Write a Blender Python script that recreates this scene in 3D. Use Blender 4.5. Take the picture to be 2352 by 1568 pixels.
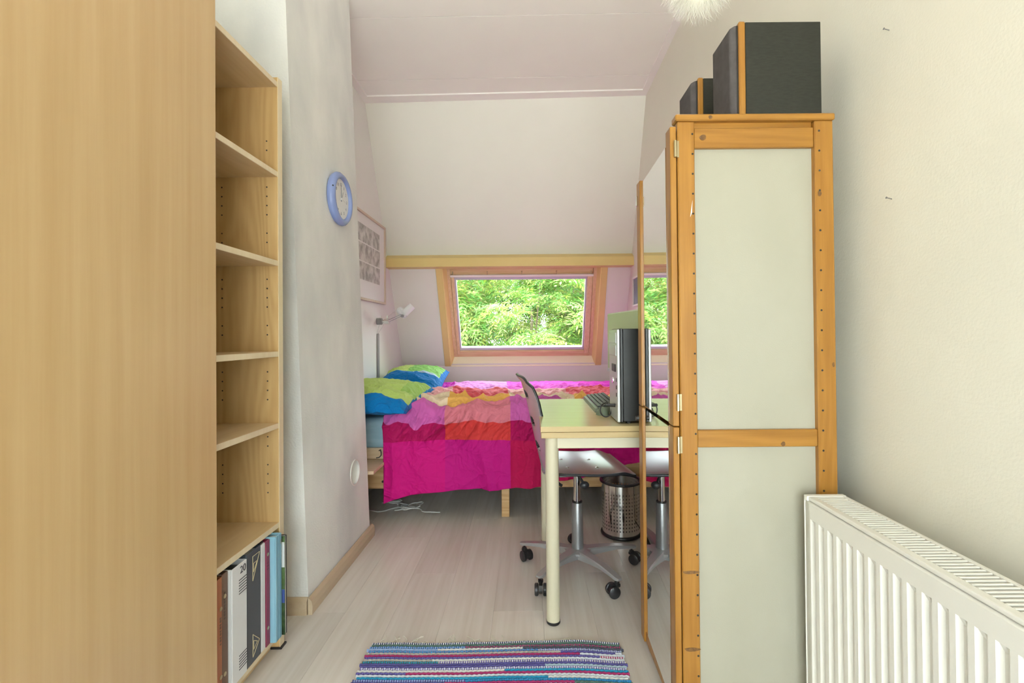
import bpy, bmesh, math, random
from mathutils import Vector, Matrix, noise
random.seed(7)
PI = math.pi
C = bpy.context.scene.collection
for o in list(bpy.data.objects): bpy.data.objects.remove(o, do_unlink=True)
SC = bpy.context.scene

# ------------------------------------------------------------------ camera
cam_d = bpy.data.cameras.new('camera'); cam = bpy.data.objects.new('camera', cam_d); C.objects.link(cam)
cam_d.sensor_width = 36; cam_d.lens = 1100/2352*36; cam_d.clip_start = 0.02
cam_d.shift_x = -37/2352; cam_d.shift_y = -(14+1100*math.tan(math.radians(0.5)))/2352
cam.location = (0, 0, 1.07); cam.rotation_euler = (math.radians(90.5), math.radians(0.5), 0)
SC.camera = cam

# ------------------------------------------------------------------ world, sun, lamps, exposure
w = bpy.data.worlds.new('sky'); SC.world = w; w.use_nodes = True
bg = w.node_tree.nodes['Background']
sky = w.node_tree.nodes.new('ShaderNodeTexSky'); sky.sky_type = 'HOSEK_WILKIE'
sky.sun_direction = (-0.35, -0.5, 0.79); sky.turbidity = 6.0; sky.ground_albedo = 0.4
mixw = w.node_tree.nodes.new('ShaderNodeMix'); mixw.data_type = 'RGBA'
mixw.inputs[0].default_value = 0.55
w.node_tree.links.new(sky.outputs[0], mixw.inputs[6]); mixw.inputs[7].default_value = (0.92, 0.97, 0.97, 1)
w.node_tree.links.new(mixw.outputs[2], bg.inputs[0]); bg.inputs[1].default_value = 19.0

def lamp(name, typ, loc, rot, energy, color, **kw):
    l = bpy.data.lights.new(name, typ); l.energy = energy; l.color = color
    for k, v in kw.items(): setattr(l, k, v)
    o = bpy.data.objects.new(name, l); C.objects.link(o); o.location = loc; o.rotation_euler = rot
    return o
sun = lamp('sun', 'SUN', (0, -4, 12), (0, 0, 0), 12.0, (1.0, 0.95, 0.85), angle=0.01)
sun.rotation_euler = Vector((0.35, 0.5, -0.79)).to_track_quat('-Z', 'Y').to_euler()
# warm fill light added at the unseen opening behind the camera
lamp('rear_fill', 'AREA', (-0.15, -1.42, 1.0), (math.radians(90), 0, 0), 1.5, (1.0, 0.93, 0.80), shape='RECTANGLE', size=1.8, size_y=1.7)
# unseen fill lamp added behind the camera, bounced off the ceiling
up = lamp('ceiling_fill', 'AREA', (-0.10, -0.2, 1.75), (0, 0, 0), 9, (1.0, 0.89, 0.72), shape='DISK', size=0.5)
up.rotation_euler = Vector((0.10, 0.35, 0.93)).to_track_quat('-Z', 'Y').to_euler()
# added fill spot that brightens the ceiling over the bed, no real fixture
up2 = lamp('ceiling_fill_spot', 'SPOT', (0.05, 0.15, 1.75), (0, 0, 0), 95, (1.0, 0.95, 0.86), spot_size=math.radians(64), spot_blend=1.0, shadow_soft_size=0.2)
up2.rotation_euler = Vector((-0.05, 2.30, 1.22)).to_track_quat('-Z', 'Y').to_euler()
# daylight portal in the skylight
SC.view_settings.view_transform = 'Standard'; SC.view_settings.look = 'None'
SC.view_settings.gamma = 1; SC.view_settings.use_curve_mapping = False
SC.view_settings.exposure = 0.0

# ------------------------------------------------------------------ helpers
def lin(r, g, b):
    f = lambda c: (c/255/12.92) if c/255 <= 0.04045 else ((c/255+0.055)/1.055)**2.4
    return (f(r), f(g), f(b), 1)
def newbm(): return bmesh.new()
def box(bm, x0, x1, y0, y1, z0, z1, bev=0.0, seg=1):
    vs = [bm.verts.new((x, y, z)) for z in (z0, z1) for y in (y0, y1) for x in (x0, x1)]
    fs = [(0,2,3,1), (4,5,7,6), (0,1,5,4), (2,6,7,3), (0,4,6,2), (1,3,7,5)]
    faces = [bm.faces.new([vs[i] for i in f]) for f in fs]
    if bev > 0:
        es = list({e for f in faces for e in f.edges})
        bmesh.ops.bevel(bm, geom=es, offset=bev, segments=seg, affect='EDGES', profile=0.5)
    return bm
def hexa(bm, c8):
    """c8: 8 points, bottom ring 0-3 and top ring 4-7"""
    vs = [bm.verts.new(p) for p in c8]
    fs = []
    for f in ((3,2,1,0), (4,5,6,7), (0,1,5,4), (1,2,6,5), (2,3,7,6), (3,0,4,7)): fs.append(bm.faces.new([vs[i] for i in f]))
    return fs
def prism(bm, pts, vec):
    v = Vector(vec)
    a = [bm.verts.new(p) for p in pts]; b = [bm.verts.new(Vector(p)+v) for p in pts]
    n = len(pts); bm.faces.new(a); bm.faces.new(b[::-1])
    for i in range(n): bm.faces.new((a[i], b[i], b[(i+1)%n], a[(i+1)%n]))
    bmesh.ops.recalc_face_normals(bm, faces=bm.faces[:])
def tube(bm, pts, r, seg=8, r2=None):
    pts = [Vector(p) for p in pts]; n = len(pts); rings = []
    ref = None
    for i, p in enumerate(pts):
        t = (pts[min(i+1, n-1)]-pts[max(i-1, 0)]).normalized()
        if ref is None: ref = Vector((0,0,1)) if abs(t.z) < 0.9 else Vector((1,0,0))
        a = t.cross(ref).normalized(); b = a.cross(t).normalized(); ref = b
        rr = r if r2 is None else r+(r2-r)*i/(n-1)
        rings.append([bm.verts.new(p+a*math.cos(2*PI*k/seg)*rr+b*math.sin(2*PI*k/seg)*rr) for k in range(seg)])
    for i in range(n-1):
        for k in range(seg):
            bm.faces.new((rings[i][k], rings[i][(k+1)%seg], rings[i+1][(k+1)%seg], rings[i+1][k]))
    bm.faces.new(rings[0][::-1]); bm.faces.new(rings[-1])
def lathe(bm, prof, origin=(0,0,0), axis='Z', seg=32, closed=False):
    """prof: list of (radius, height)"""
    o = Vector(origin)
    def P(r, h, a):
        c, s = math.cos(a)*r, math.sin(a)*r
        return o+{'Z': Vector((c, s, h)), 'X': Vector((h, c, s)), 'Y': Vector((s, h, c))}[axis]
    rings = []
    for r, h in prof:
        if r < 1e-6: rings.append([bm.verts.new(P(0, h, 0))])
        else: rings.append([bm.verts.new(P(r, h, 2*PI*k/seg)) for k in range(seg)])
    prs = list(zip(rings, rings[1:]+rings[:1])) if closed else list(zip(rings, rings[1:]))
    for A, B in prs:
        for k in range(seg):
            k2 = (k+1) % seg
            if len(A) == 1 and len(B) == 1: continue
            if len(A) == 1: bm.faces.new((A[0], B[k2], B[k]))
            elif len(B) == 1: bm.faces.new((A[k], A[k2], B[0]))
            else: bm.faces.new((A[k], A[k2], B[k2], B[k]))
def root_of(o):
    while o.parent: o = o.parent
    return o
def obj(name, bm, m, parent=None, smooth=False, local=False, label=None, kind=None, angle=35):
    bmesh.ops.recalc_face_normals(bm, faces=bm.faces[:])
    me = bpy.data.meshes.new(name)
    off = Vector((0,0,0))
    if parent is not None and not local: off = root_of(parent).location.copy()
    if parent is None and not local:
        xs = [v.co for v in bm.verts]
        lo = [min(c[i] for c in xs) for i in range(3)]; hi = [max(c[i] for c in xs) for i in range(3)]
        off = Vector(((lo[0]+hi[0])/2, (lo[1]+hi[1])/2, lo[2]))
    bmesh.ops.translate(bm, verts=bm.verts[:], vec=-off)
    bm.to_mesh(me); bm.free()
    if m: me.materials.append(m)
    if smooth:
        me.polygons.foreach_set('use_smooth', [True]*len(me.polygons))
        try: me.set_sharp_from_angle(angle=math.radians(angle))
        except Exception: pass
    o = bpy.data.objects.new(name, me); C.objects.link(o)
    if parent is not None: o.parent = parent
    elif not local: o.location = off
    if label: o['label'] = label
    if kind: o['kind'] = kind
    return o
def tag(o, label, cat, group=None):
    o['label'] = label; o['category'] = cat
    if group: o['group'] = group
    return o
def thing(name, label, cat, loc, rotz=0, group=None):
    o = bpy.data.objects.new(name, None); C.objects.link(o); o.empty_display_size = 0.1
    o.location = loc; o.rotation_euler = (0, 0, rotz)
    return tag(o, label, cat, group)
def struct_empty(name, loc=(0,0,0)):
    o = bpy.data.objects.new(name, None); C.objects.link(o); o.location = loc; o['kind'] = 'structure'; return o
def struct(name, bm, m, **k): return obj(name, bm, m, kind='structure', **k)
def text_mesh(name, s, size, m, parent, loc, rot, depth=0.0004, xscale=1):
    cu = bpy.data.curves.new(name, 'FONT'); cu.body = s; cu.size = size; cu.extrude = depth; cu.align_x = 'CENTER'; cu.align_y = 'CENTER'
    t = bpy.data.objects.new('tmp', cu); C.objects.link(t)
    dg = bpy.context.evaluated_depsgraph_get(); me = bpy.data.meshes.new_from_object(t.evaluated_get(dg))
    bpy.data.objects.remove(t)
    me.materials.clear(); me.materials.append(m)
    o = bpy.data.objects.new(name, me); C.objects.link(o); o.parent = parent
    o.location = Vector(loc)-root_of(parent).location; o.rotation_euler = rot; o.scale = (xscale, 1, 1)
    return o

# ------------------------------------------------------------------ materials
def mat(name, color=(0.8,0.8,0.8,1), rough=0.5, metal=0.0, spec=0.5):
    m = bpy.data.materials.new(name); m.use_nodes = True
    p = m.node_tree.nodes['Principled BSDF']
    p.inputs['Base Color'].default_value = color; p.inputs['Roughness'].default_value = rough
    p.inputs['Metallic'].default_value = metal; p.inputs['Specular IOR Level'].default_value = spec
    return m
def N(m, t): return m.node_tree.nodes.new(t)
def L(m, a, b): m.node_tree.links.new(a, b)
def noisy(name, c1, c2, scale=(5,5,5), rough=0.5, bump=0.0, bscale=200, metal=0.0, spec=0.5, detail=4, lo=0.3, hi=0.7, dist=0.0, rnd=False):
    """colour varies between c1 and c2 with a stretched noise; optional fine bump"""
    m = mat(name, c1, rough, metal, spec); p = m.node_tree.nodes['Principled BSDF']
    tc = N(m, 'ShaderNodeTexCoord'); mp = N(m, 'ShaderNodeMapping'); mp.inputs['Scale'].default_value = scale
    L(m, tc.outputs['Object'], mp.inputs[0])
    if rnd:
        oi = N(m, 'ShaderNodeObjectInfo'); cx = N(m, 'ShaderNodeVectorMath'); cx.operation = 'SCALE'
        cx.inputs[0].default_value = (17, 31, 23); L(m, oi.outputs['Random'], cx.inputs['Scale']); L(m, cx.outputs[0], mp.inputs['Location'])
    nz = N(m, 'ShaderNodeTexNoise'); nz.inputs['Scale'].default_value = 1; nz.inputs['Detail'].default_value = detail; nz.inputs['Distortion'].default_value = dist
    L(m, mp.outputs[0], nz.inputs['Vector'])
    cr = N(m, 'ShaderNodeValToRGB'); cr.color_ramp.elements[0].position = lo; cr.color_ramp.elements[1].position = hi
    cr.color_ramp.elements[0].color = c1; cr.color_ramp.elements[1].color = c2
    L(m, nz.outputs['Fac'], cr.inputs[0]); L(m, cr.outputs[0], p.inputs['Base Color'])
    if bump > 0:
        n2 = N(m, 'ShaderNodeTexNoise'); n2.inputs['Scale'].default_value = bscale; n2.inputs['Detail'].default_value = 3
        L(m, tc.outputs['Object'], n2.inputs['Vector'])
        b = N(m, 'ShaderNodeBump'); b.inputs['Strength'].default_value = bump; b.inputs['Distance'].default_value = 0.002
        L(m, n2.outputs['Fac'], b.inputs['Height']); L(m, b.outputs[0], p.inputs['Normal'])
    return m
def wood(name, c1, c2, axis='Z', freq=60, rough=0.4, spec=0.5, contrast=(0.35, 0.7), rnd=True, rings=0.0, stretch=0.06):
    """streaky wood grain running along one axis, with optional cathedral rings"""
    m = mat(name, c1, rough, 0, spec); p = m.node_tree.nodes['Principled BSDF']
    tc = N(m, 'ShaderNodeTexCoord'); mp = N(m, 'ShaderNodeMapping')
    sc = [freq]*3; sc['XYZ'.index(axis)] = freq*stretch; mp.inputs['Scale'].default_value = sc
    L(m, tc.outputs['Object'], mp.inputs[0])
    if rnd:
        oi = N(m, 'ShaderNodeObjectInfo'); cx = N(m, 'ShaderNodeVectorMath'); cx.operation = 'SCALE'
        cx.inputs[0].default_value = (57, 31, 43); L(m, oi.outputs['Random'], cx.inputs['Scale']); L(m, cx.outputs[0], mp.inputs['Location'])
    nz = N(m, 'ShaderNodeTexNoise'); nz.inputs['Scale'].default_value = 1; nz.inputs['Detail'].default_value = 5; nz.inputs['Roughness'].default_value = 0.6
    L(m, mp.outputs[0], nz.inputs['Vector']); val = nz.outputs['Fac']
    if rings > 0:
        mp2 = N(m, 'ShaderNodeMapping'); s2 = [6.0]*3; s2['XYZ'.index(axis)] = 0.9; mp2.inputs['Scale'].default_value = s2
        L(m, tc.outputs['Object'], mp2.inputs[0])
        if rnd: L(m, cx.outputs[0], mp2.inputs['Location'])
        n3 = N(m, 'ShaderNodeTexNoise'); n3.inputs['Scale'].default_value = 1; n3.inputs['Detail'].default_value = 1.5
        L(m, mp2.outputs[0], n3.inputs['Vector'])
        mu = N(m, 'ShaderNodeMath'); mu.operation = 'MULTIPLY'; mu.inputs[1].default_value = 95; L(m, n3.outputs['Fac'], mu.inputs[0])
        sn = N(m, 'ShaderNodeMath'); sn.operation = 'SINE'; L(m, mu.outputs[0], sn.inputs[0])
        ma = N(m, 'ShaderNodeMath'); ma.operation = 'MULTIPLY_ADD'; ma.inputs[1].default_value = rings; L(m, sn.outputs[0], ma.inputs[0]); L(m, val, ma.inputs[2]); val = ma.outputs[0]
    cr = N(m, 'ShaderNodeValToRGB'); cr.color_ramp.elements[0].position = contrast[0]; cr.color_ramp.elements[1].position = contrast[1]
    cr.color_ramp.elements[0].color = c2; cr.color_ramp.elements[1].color = c1
    L(m, val, cr.inputs[0]); L(m, cr.outputs[0], p.inputs['Base Color'])
    return m
def attr_mat(name, rough=0.8, weave=0.0, sheen=0.0, wscale=900):
    m = mat(name, (0.8,0.8,0.8,1), rough, 0, 0.2); p = m.node_tree.nodes['Principled BSDF']
    a = N(m, 'ShaderNodeAttribute'); a.attribute_name = 'Col'; L(m, a.outputs['Color'], p.inputs['Base Color'])
    if sheen: p.inputs['Sheen Weight'].default_value = sheen
    if weave:
        tc = N(m, 'ShaderNodeTexCoord'); n2 = N(m, 'ShaderNodeTexNoise'); n2.inputs['Scale'].default_value = wscale
        L(m, tc.outputs['Object'], n2.inputs['Vector'])
        b = N(m, 'ShaderNodeBump'); b.inputs['Strength'].default_value = weave; b.inputs['Distance'].default_value = 0.001
        L(m, n2.outputs['Fac'], b.inputs['Height']); L(m, b.outputs[0], p.inputs['Normal'])
    return m
M = {}
M['wall'] = noisy('wall_paint', (0.80,0.765,0.665,1), (0.83,0.795,0.695,1), (2,2,2), 0.75, 0.25, 160, spec=0.25)
M['wall_left'] = noisy('wall_paint_white', (0.80,0.80,0.755,1), (0.83,0.83,0.785,1), (2,2,2), 0.7, 0.2, 160, spec=0.25)
M['slope'] = noisy('slope_paint', (0.77,0.76,0.685,1), (0.80,0.79,0.715,1), (2,2,2), 0.7, 0.12, 120, spec=0.25)
M['pillar'] = noisy('pillar_plaster', (0.64,0.65,0.65,1), (0.87,0.865,0.83,1), (2.4,2.4,1.2), 0.8, 0.55, 130, spec=0.2, detail=6, lo=0.32, hi=0.6)
M['ceiling'] = noisy('ceiling_paint', (0.89,0.875,0.82,1), (0.91,0.895,0.84,1), (3,3,3), 0.6, 0.05, 80, spec=0.3)
M['trim'] = mat('trim_paint', (0.90,0.875,0.84,1), 0.45)
M['groove'] = mat('joint_dark', (0.25,0.23,0.2,1), 0.9)
M['yellow'] = noisy('yellow_paint', (0.74,0.55,0.21,1), (0.77,0.58,0.24,1), (4,4,4), 0.4)
M['lining_lit'] = noisy('lit_yellow_paint', (0.90,0.72,0.28,1), (0.92,0.75,0.31,1), (4,4,4), 0.35)  # the casing yellow, lightened for window light falling on the reveals
M['sill_lit'] = noisy('lit_pale_yellow_paint', (0.93,0.90,0.60,1), (0.94,0.91,0.63,1), (4,4,4), 0.35)  # pale yellow, lightened further for window light on the sill
M['pine_win'] = wood('window_pine', (0.80,0.57,0.34,1), (0.68,0.44,0.23,1), 'X', 70, 0.35)
M['pine_win_z'] = wood('window_pine_upright', (0.80,0.60,0.38,1), (0.68,0.47,0.26,1), 'Z', 70, 0.35)
M['seal'] = mat('grey_seal', (0.55,0.56,0.60,1), 0.4)
M['dark'] = mat('dark_gap', (0.03,0.028,0.025,1), 0.8)
M['white_paint'] = mat('white_enamel', (0.82,0.80,0.74,1), 0.32)
M['birch'] = wood('birch_veneer', (0.70,0.50,0.25,1), (0.60,0.40,0.17,1), 'Z', 34, 0.38, 0.45, (0.3,0.72), rings=0.0, stretch=0.035)
M['birch_door'] = wood('birch_door_veneer', (0.64,0.445,0.225,1), (0.575,0.38,0.175,1), 'Z', 30, 0.27, 1.0, (0.3,0.72), rings=0.0, stretch=0.03)
M['birch_ring'] = wood('birch_side_veneer', (0.60,0.40,0.18,1), (0.50,0.315,0.125,1), 'Z', 40, 0.45, 0.4, (0.25,0.75), rings=0.14)
M['birch_shelf'] = wood('birch_shelf_veneer', (0.72,0.54,0.32,1), (0.64,0.46,0.24,1), 'Y', 34, 0.4, 0.4, (0.3,0.72), rings=0.05)
M['birch_edge'] = wood('birch_edge_strip', (0.78,0.66,0.46,1), (0.74,0.61,0.40,1), 'Z', 60, 0.35, 0.5)
M['desk'] = wood('desk_birch', (0.66,0.55,0.30,1), (0.62,0.50,0.26,1), 'X', 40, 0.22, 0.6)
M['desk_edge'] = wood('desk_edge_birch', (0.56,0.42,0.20,1), (0.50,0.36,0.16,1), 'X', 40, 0.4, 0.5)
M['cream_metal'] = mat('cream_enamel', (0.62,0.57,0.42,1), 0.3)
M['pine'] = wood('orange_pine', (0.42,0.20,0.036,1), (0.32,0.137,0.019,1), 'Z', 75, 0.33, 0.5, (0.3,0.7), rings=0.05, stretch=0.04)
M['pine_y'] = wood('orange_pine_cross', (0.42,0.20,0.036,1), (0.30,0.13,0.019,1), 'X', 60, 0.33, 0.5, (0.3,0.7), rings=0.1, stretch=0.04)
M['pine_bed'] = wood('natural_pine', (0.64,0.42,0.21,1), (0.50,0.30,0.12,1), 'X', 50, 0.5, 0.4, (0.3,0.7), rings=0.13, stretch=0.04)
M['pine_pale'] = wood('pale_pine', (0.74,0.58,0.40,1), (0.66,0.48,0.30,1), 'X', 50, 0.5, 0.4, (0.3,0.7), rings=0.06)
M['knot'] = noisy('knot_wood', (0.10,0.045,0.015,1), (0.25,0.12,0.03,1), (150,150,150), 0.5)
M['panel'] = noisy('grey_white_board', (0.39,0.37,0.29,1), (0.42,0.40,0.32,1), (6,6,3), 0.45, 0.12, 300)
M['mirror'] = mat('mirror_glass', (0.90,0.92,0.91,1), 0.015, 1.0)
M['chrome'] = mat('chrome', (0.75,0.75,0.74,1), 0.12, 1.0)
M['hinge'] = mat('brass_hinge', (0.55,0.47,0.30,1), 0.3, 1.0)
M['steel'] = noisy('brushed_steel', (0.72,0.71,0.69,1), (0.82,0.80,0.78,1), (40,40,2), 0.14, metal=1.0)
M['grey_metal'] = mat('grey_metal', (0.30,0.30,0.31,1), 0.35, 0.6)
M['silver_paint'] = mat('silver_paint', (0.42,0.42,0.43,1), 0.38, 0.5)
M['black_plastic'] = mat('black_plastic', (0.022,0.022,0.024,1), 0.38)
M['rubber'] = mat('black_rubber', (0.03,0.03,0.03,1), 0.6)
M['pc_black'] = noisy('pc_black_panel', (0.012,0.013,0.013,1), (0.018,0.019,0.018,1), (30,30,30), 0.42)
M['pc_silver'] = mat('pc_silver_front', (0.52,0.53,0.52,1), 0.33, 0.3)
M['monitor'] = mat('screen_reflection_tint', (0.50,0.62,0.36,1), 0.25)  # pale green base colour stands in for the window reflected in the screen
M['monitor_bezel'] = mat('pale_bezel', (0.60,0.66,0.52,1), 0.3)
M['speaker_body'] = noisy('black_ash_vinyl', (0.013,0.014,0.010,1), (0.022,0.024,0.018,1), (60,60,250), 0.45, 0.2, 500)
M['cloth_grey'] = noisy('speaker_cloth', (0.095,0.085,0.085,1), (0.125,0.112,0.112,1), (40,40,40), 0.95, 0.6, 1500, spec=0.1)
M['ply'] = mat('grey_laminate', (0.47,0.48,0.52,1), 0.18, 0.0, 0.8)
M['key'] = mat('dark_keys', (0.03,0.04,0.04,1), 0.4)
M['kb_body'] = mat('keyboard_shell', (0.15,0.19,0.13,1), 0.4)
M['clock_blue'] = mat('lilac_blue_plastic', (0.26,0.33,0.62,1), 0.25)
M['clock_face'] = mat('clock_face_white', (0.80,0.80,0.78,1), 0.5)
M['ink'] = mat('dark_ink', (0.05,0.05,0.06,1), 0.5)
M['ink_soft'] = mat('grey_ink', (0.30,0.30,0.32,1), 0.5)
M['frame_wood'] = wood('pale_frame_wood', (0.70,0.60,0.48,1), (0.62,0.50,0.38,1), 'Z', 60, 0.4)
M['mat_board'] = mat('white_mount', (0.80,0.80,0.78,1), 0.6)
M['print'] = noisy('glare_washed_print', (0.30,0.30,0.28,1), (0.68,0.68,0.64,1), (16,16,16), 0.5, detail=6, lo=0.35, hi=0.65, rnd=True)  # grey prints, lightened for the reflection washing over them
M['print_dark'] = noisy('dark_blue_print', (0.08,0.10,0.16,1), (0.20,0.23,0.30,1), (10,10,10), 0.4)
M['lamp_white'] = mat('lamp_white', (0.80,0.80,0.80,1), 0.3)
M['cable_white'] = mat('white_cable', (0.65,0.65,0.62,1), 0.5)
M['feather'] = mat('white_feather', (0.80,0.80,0.72,1), 0.9, 0, 0.1)
M['sheet'] = noisy('blue_grey_sheet', (0.28,0.45,0.54,1), (0.42,0.58,0.66,1), (3,3,22), 0.85, 0.0, spec=0.15)
def crease(m, scale, dist, strength):
    """sharp little cloth creases: ridged, distorted noise as bump"""
    p = m.node_tree.nodes['Principled BSDF']; tc = N(m, 'ShaderNodeTexCoord'); prev = None
    for sc, ds, st in ((scale, dist, strength), (scale*2.6, dist*.45, strength*.8)):
        nz = N(m, 'ShaderNodeTexNoise'); nz.inputs['Scale'].default_value = sc; nz.inputs['Detail'].default_value = 2; nz.inputs['Distortion'].default_value = 0.9
        L(m, tc.outputs['Object'], nz.inputs['Vector'])
        a = N(m, 'ShaderNodeMath'); a.operation = 'SUBTRACT'; a.inputs[1].default_value = .5; L(m, nz.outputs['Fac'], a.inputs[0])
        b = N(m, 'ShaderNodeMath'); b.operation = 'ABSOLUTE'; L(m, a.outputs[0], b.inputs[0])
        c = N(m, 'ShaderNodeMapRange'); c.inputs[1].default_value = 0; c.inputs[2].default_value = .16; c.inputs[3].default_value = 1; c.inputs[4].default_value = 0; L(m, b.outputs[0], c.inputs[0])
        d = N(m, 'ShaderNodeMath'); d.operation = 'POWER'; d.inputs[1].default_value = 1.6; L(m, c.outputs[0], d.inputs[0])
        bp = N(m, 'ShaderNodeBump'); bp.inputs['Strength'].default_value = st; bp.inputs['Distance'].default_value = ds; L(m, d.outputs[0], bp.inputs['Height'])
        if prev: L(m, prev.outputs[0], bp.inputs['Normal'])
        prev = bp
    L(m, prev.outputs[0], p.inputs['Normal'])
M['duvet'] = attr_mat('duvet_cotton', 0.7, 0, 0.04); crease(M['duvet'], 5.5, .012, .45)
M['pillow'] = attr_mat('pillow_cotton', 0.75, 0, 0.05); crease(M['pillow'], 8, .012, .6)
M['rug'] = attr_mat('rag_weave', 0.95, 0.7, 0, 500)
M['fringe'] = mat('cotton_fringe', (0.80,0.77,0.68,1), 0.9)
M['grass'] = noisy('lawn', (0.10,0.22,0.04,1), (0.16,0.30,0.06,1), (2,2,2), 0.9)
M['bark'] = noisy('bark', (0.12,0.09,0.06,1), (0.22,0.17,0.12,1), (8,8,2), 0.9)
def leaf_material():
    m = bpy.data.materials.new('ash_leaf'); m.use_nodes = True; nt = m.node_tree; nt.nodes.clear()
    out = nt.nodes.new('ShaderNodeOutputMaterial'); d = nt.nodes.new('ShaderNodeBsdfDiffuse'); t = nt.nodes.new('ShaderNodeBsdfTranslucent'); mx = nt.nodes.new('ShaderNodeMixShader')
    oi = nt.nodes.new('ShaderNodeObjectInfo'); at = nt.nodes.new('ShaderNodeAttribute'); at.attribute_name = 'Col'
    hs = nt.nodes.new('ShaderNodeHueSaturation'); mr = nt.nodes.new('ShaderNodeMapRange'); mr.inputs[3].default_value = 0.75; mr.inputs[4].default_value = 1.2
    nt.links.new(oi.outputs['Random'], mr.inputs[0]); nt.links.new(mr.outputs[0], hs.inputs['Value']); nt.links.new(at.outputs['Color'], hs.inputs['Color'])
    nt.links.new(hs.outputs[0], d.inputs[0]); nt.links.new(hs.outputs[0], t.inputs[0]); mx.inputs[0].default_value = 0.4
    nt.links.new(d.outputs[0], mx.inputs[1]); nt.links.new(t.outputs[0], mx.inputs[2]); nt.links.new(mx.outputs[0], out.inputs[0])
    return m
M['leaf'] = leaf_material()
def floor_material():
    m = mat('pale_laminate', (0.6,0.5,0.4,1), 0.33, 0, 0.45); p = m.node_tree.nodes['Principled BSDF']
    tc = N(m, 'ShaderNodeTexCoord'); oi = N(m, 'ShaderNodeObjectInfo'); cx = N(m, 'ShaderNodeVectorMath'); cx.operation = 'SCALE'; cx.inputs[0].default_value = (41, 73, 0)
    L(m, oi.outputs['Random'], cx.inputs['Scale'])
    mp = N(m, 'ShaderNodeMapping'); mp.inputs['Scale'].default_value = (38, 1.6, 38); L(m, tc.outputs['Object'], mp.inputs[0]); L(m, cx.outputs[0], mp.inputs['Location'])
    nz = N(m, 'ShaderNodeTexNoise'); nz.inputs['Scale'].default_value = 1; nz.inputs['Detail'].default_value = 6; nz.inputs['Distortion'].default_value = 0.4; L(m, mp.outputs[0], nz.inputs['Vector'])
    mp2 = N(m, 'ShaderNodeMapping'); mp2.inputs['Scale'].default_value = (7, 1.5, 7); L(m, tc.outputs['Object'], mp2.inputs[0]); L(m, cx.outputs[0], mp2.inputs['Location'])
    n2 = N(m, 'ShaderNodeTexNoise'); n2.inputs['Scale'].default_value = 1; n2.inputs['Detail'].default_value = 3; L(m, mp2.outputs[0], n2.inputs['Vector'])
    mu = N(m, 'ShaderNodeMath'); mu.operation = 'MULTIPLY_ADD'; mu.inputs[1].default_value = 0.6; L(m, n2.outputs['Fac'], mu.inputs[0]); L(m, nz.outputs['Fac'], mu.inputs[2])
    cr = N(m, 'ShaderNodeValToRGB'); e = cr.color_ramp.elements; e[0].position = 0.5; e[1].position = 1.0
    e[0].color = (0.61,0.55,0.485,1); e[1].color = (0.73,0.685,0.635,1); L(m, mu.outputs[0], cr.inputs[0])
    hs = N(m, 'ShaderNodeHueSaturation'); mr = N(m, 'ShaderNodeMapRange'); mr.inputs[3].default_value = 0.93; mr.inputs[4].default_value = 1.05
    L(m, oi.outputs['Random'], mr.inputs[0]); L(m, mr.outputs[0], hs.inputs['Value']); L(m, cr.outputs[0], hs.inputs['Color']); L(m, hs.outputs[0], p.inputs['Base Color'])
    return m
M['floor'] = floor_material()
M['base_brown'] = wood('laminate_skirting', (0.60,0.48,0.34,1), (0.54,0.42,0.28,1), 'Y', 30, 0.4, 0.4)
def glass_material():
    m = bpy.data.materials.new('window_glass'); m.use_nodes = True; nt = m.node_tree; nt.nodes.clear()
    out = nt.nodes.new('ShaderNodeOutputMaterial'); tr = nt.nodes.new('ShaderNodeBsdfTransparent'); gl = nt.nodes.new('ShaderNodeBsdfGlossy'); mx = nt.nodes.new('ShaderNodeMixShader')
    tr.inputs[0].default_value = (0.95,0.97,0.96,1); gl.inputs['Roughness'].default_value = 0.02
    fr = nt.nodes.new('ShaderNodeFresnel'); fr.inputs[0].default_value = 1.25
    nt.links.new(fr.outputs[0], mx.inputs[0]); nt.links.new(tr.outputs[0], mx.inputs[1]); nt.links.new(gl.outputs[0], mx.inputs[2]); nt.links.new(mx.outputs[0], out.inputs[0])
    return m
M['glass'] = glass_material()

# ------------------------------------------------------------------ room shell
XL, HC, YB, YR = -1.2455, 2.90, 4.76, -1.5
RT = 0.0103
def XR(y): return 0.90+(y-1.25)*RT
def cz(x): return HC+0.0155*(x+0.16)          # the old ceiling is a little out of level
# floor: sub-floor slab with laminate planks
fl = newbm(); box(fl, XL-0.1, 1.05, YR-0.1, YB+0.1, -0.12, -0.008)
floor = struct('floor', fl, M['dark'])
pw = 0.192; ys = {}
plank_mesh = {}
def plank(x0, x1, y0, y1):
    key = (round(x1-x0, 4), round(y1-y0, 4))
    if key not in plank_mesh:
        b = newbm(); wx, wy = x1-x0-0.0004, y1-y0-0.0004
        box(b, -wx/2, wx/2, -wy/2, wy/2, -0.008, 0, 0.0004)
        me = bpy.data.meshes.new('plank'); b.to_mesh(me); b.free(); me.materials.append(M['floor']); plank_mesh[key] = me
    o = bpy.data.objects.new('plank', plank_mesh[key]); C.objects.link(o); o.parent = floor
    o.location = Vector(((x0+x1)/2, (y0+y1)/2, 0))-floor.location
x = XL-0.05; i = 0
while x < 1.0:
    y = YR - [0.2, 0.85, 0.5, 1.1][i % 4]
    while y < YB+0.05:
        y1 = y+1.29
        plank(x, x+pw, max(y, YR-0.08), min(y1, YB+0.08)) if y1 > YR-0.05 else None
        y = y1
    x += pw; i += 1
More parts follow.
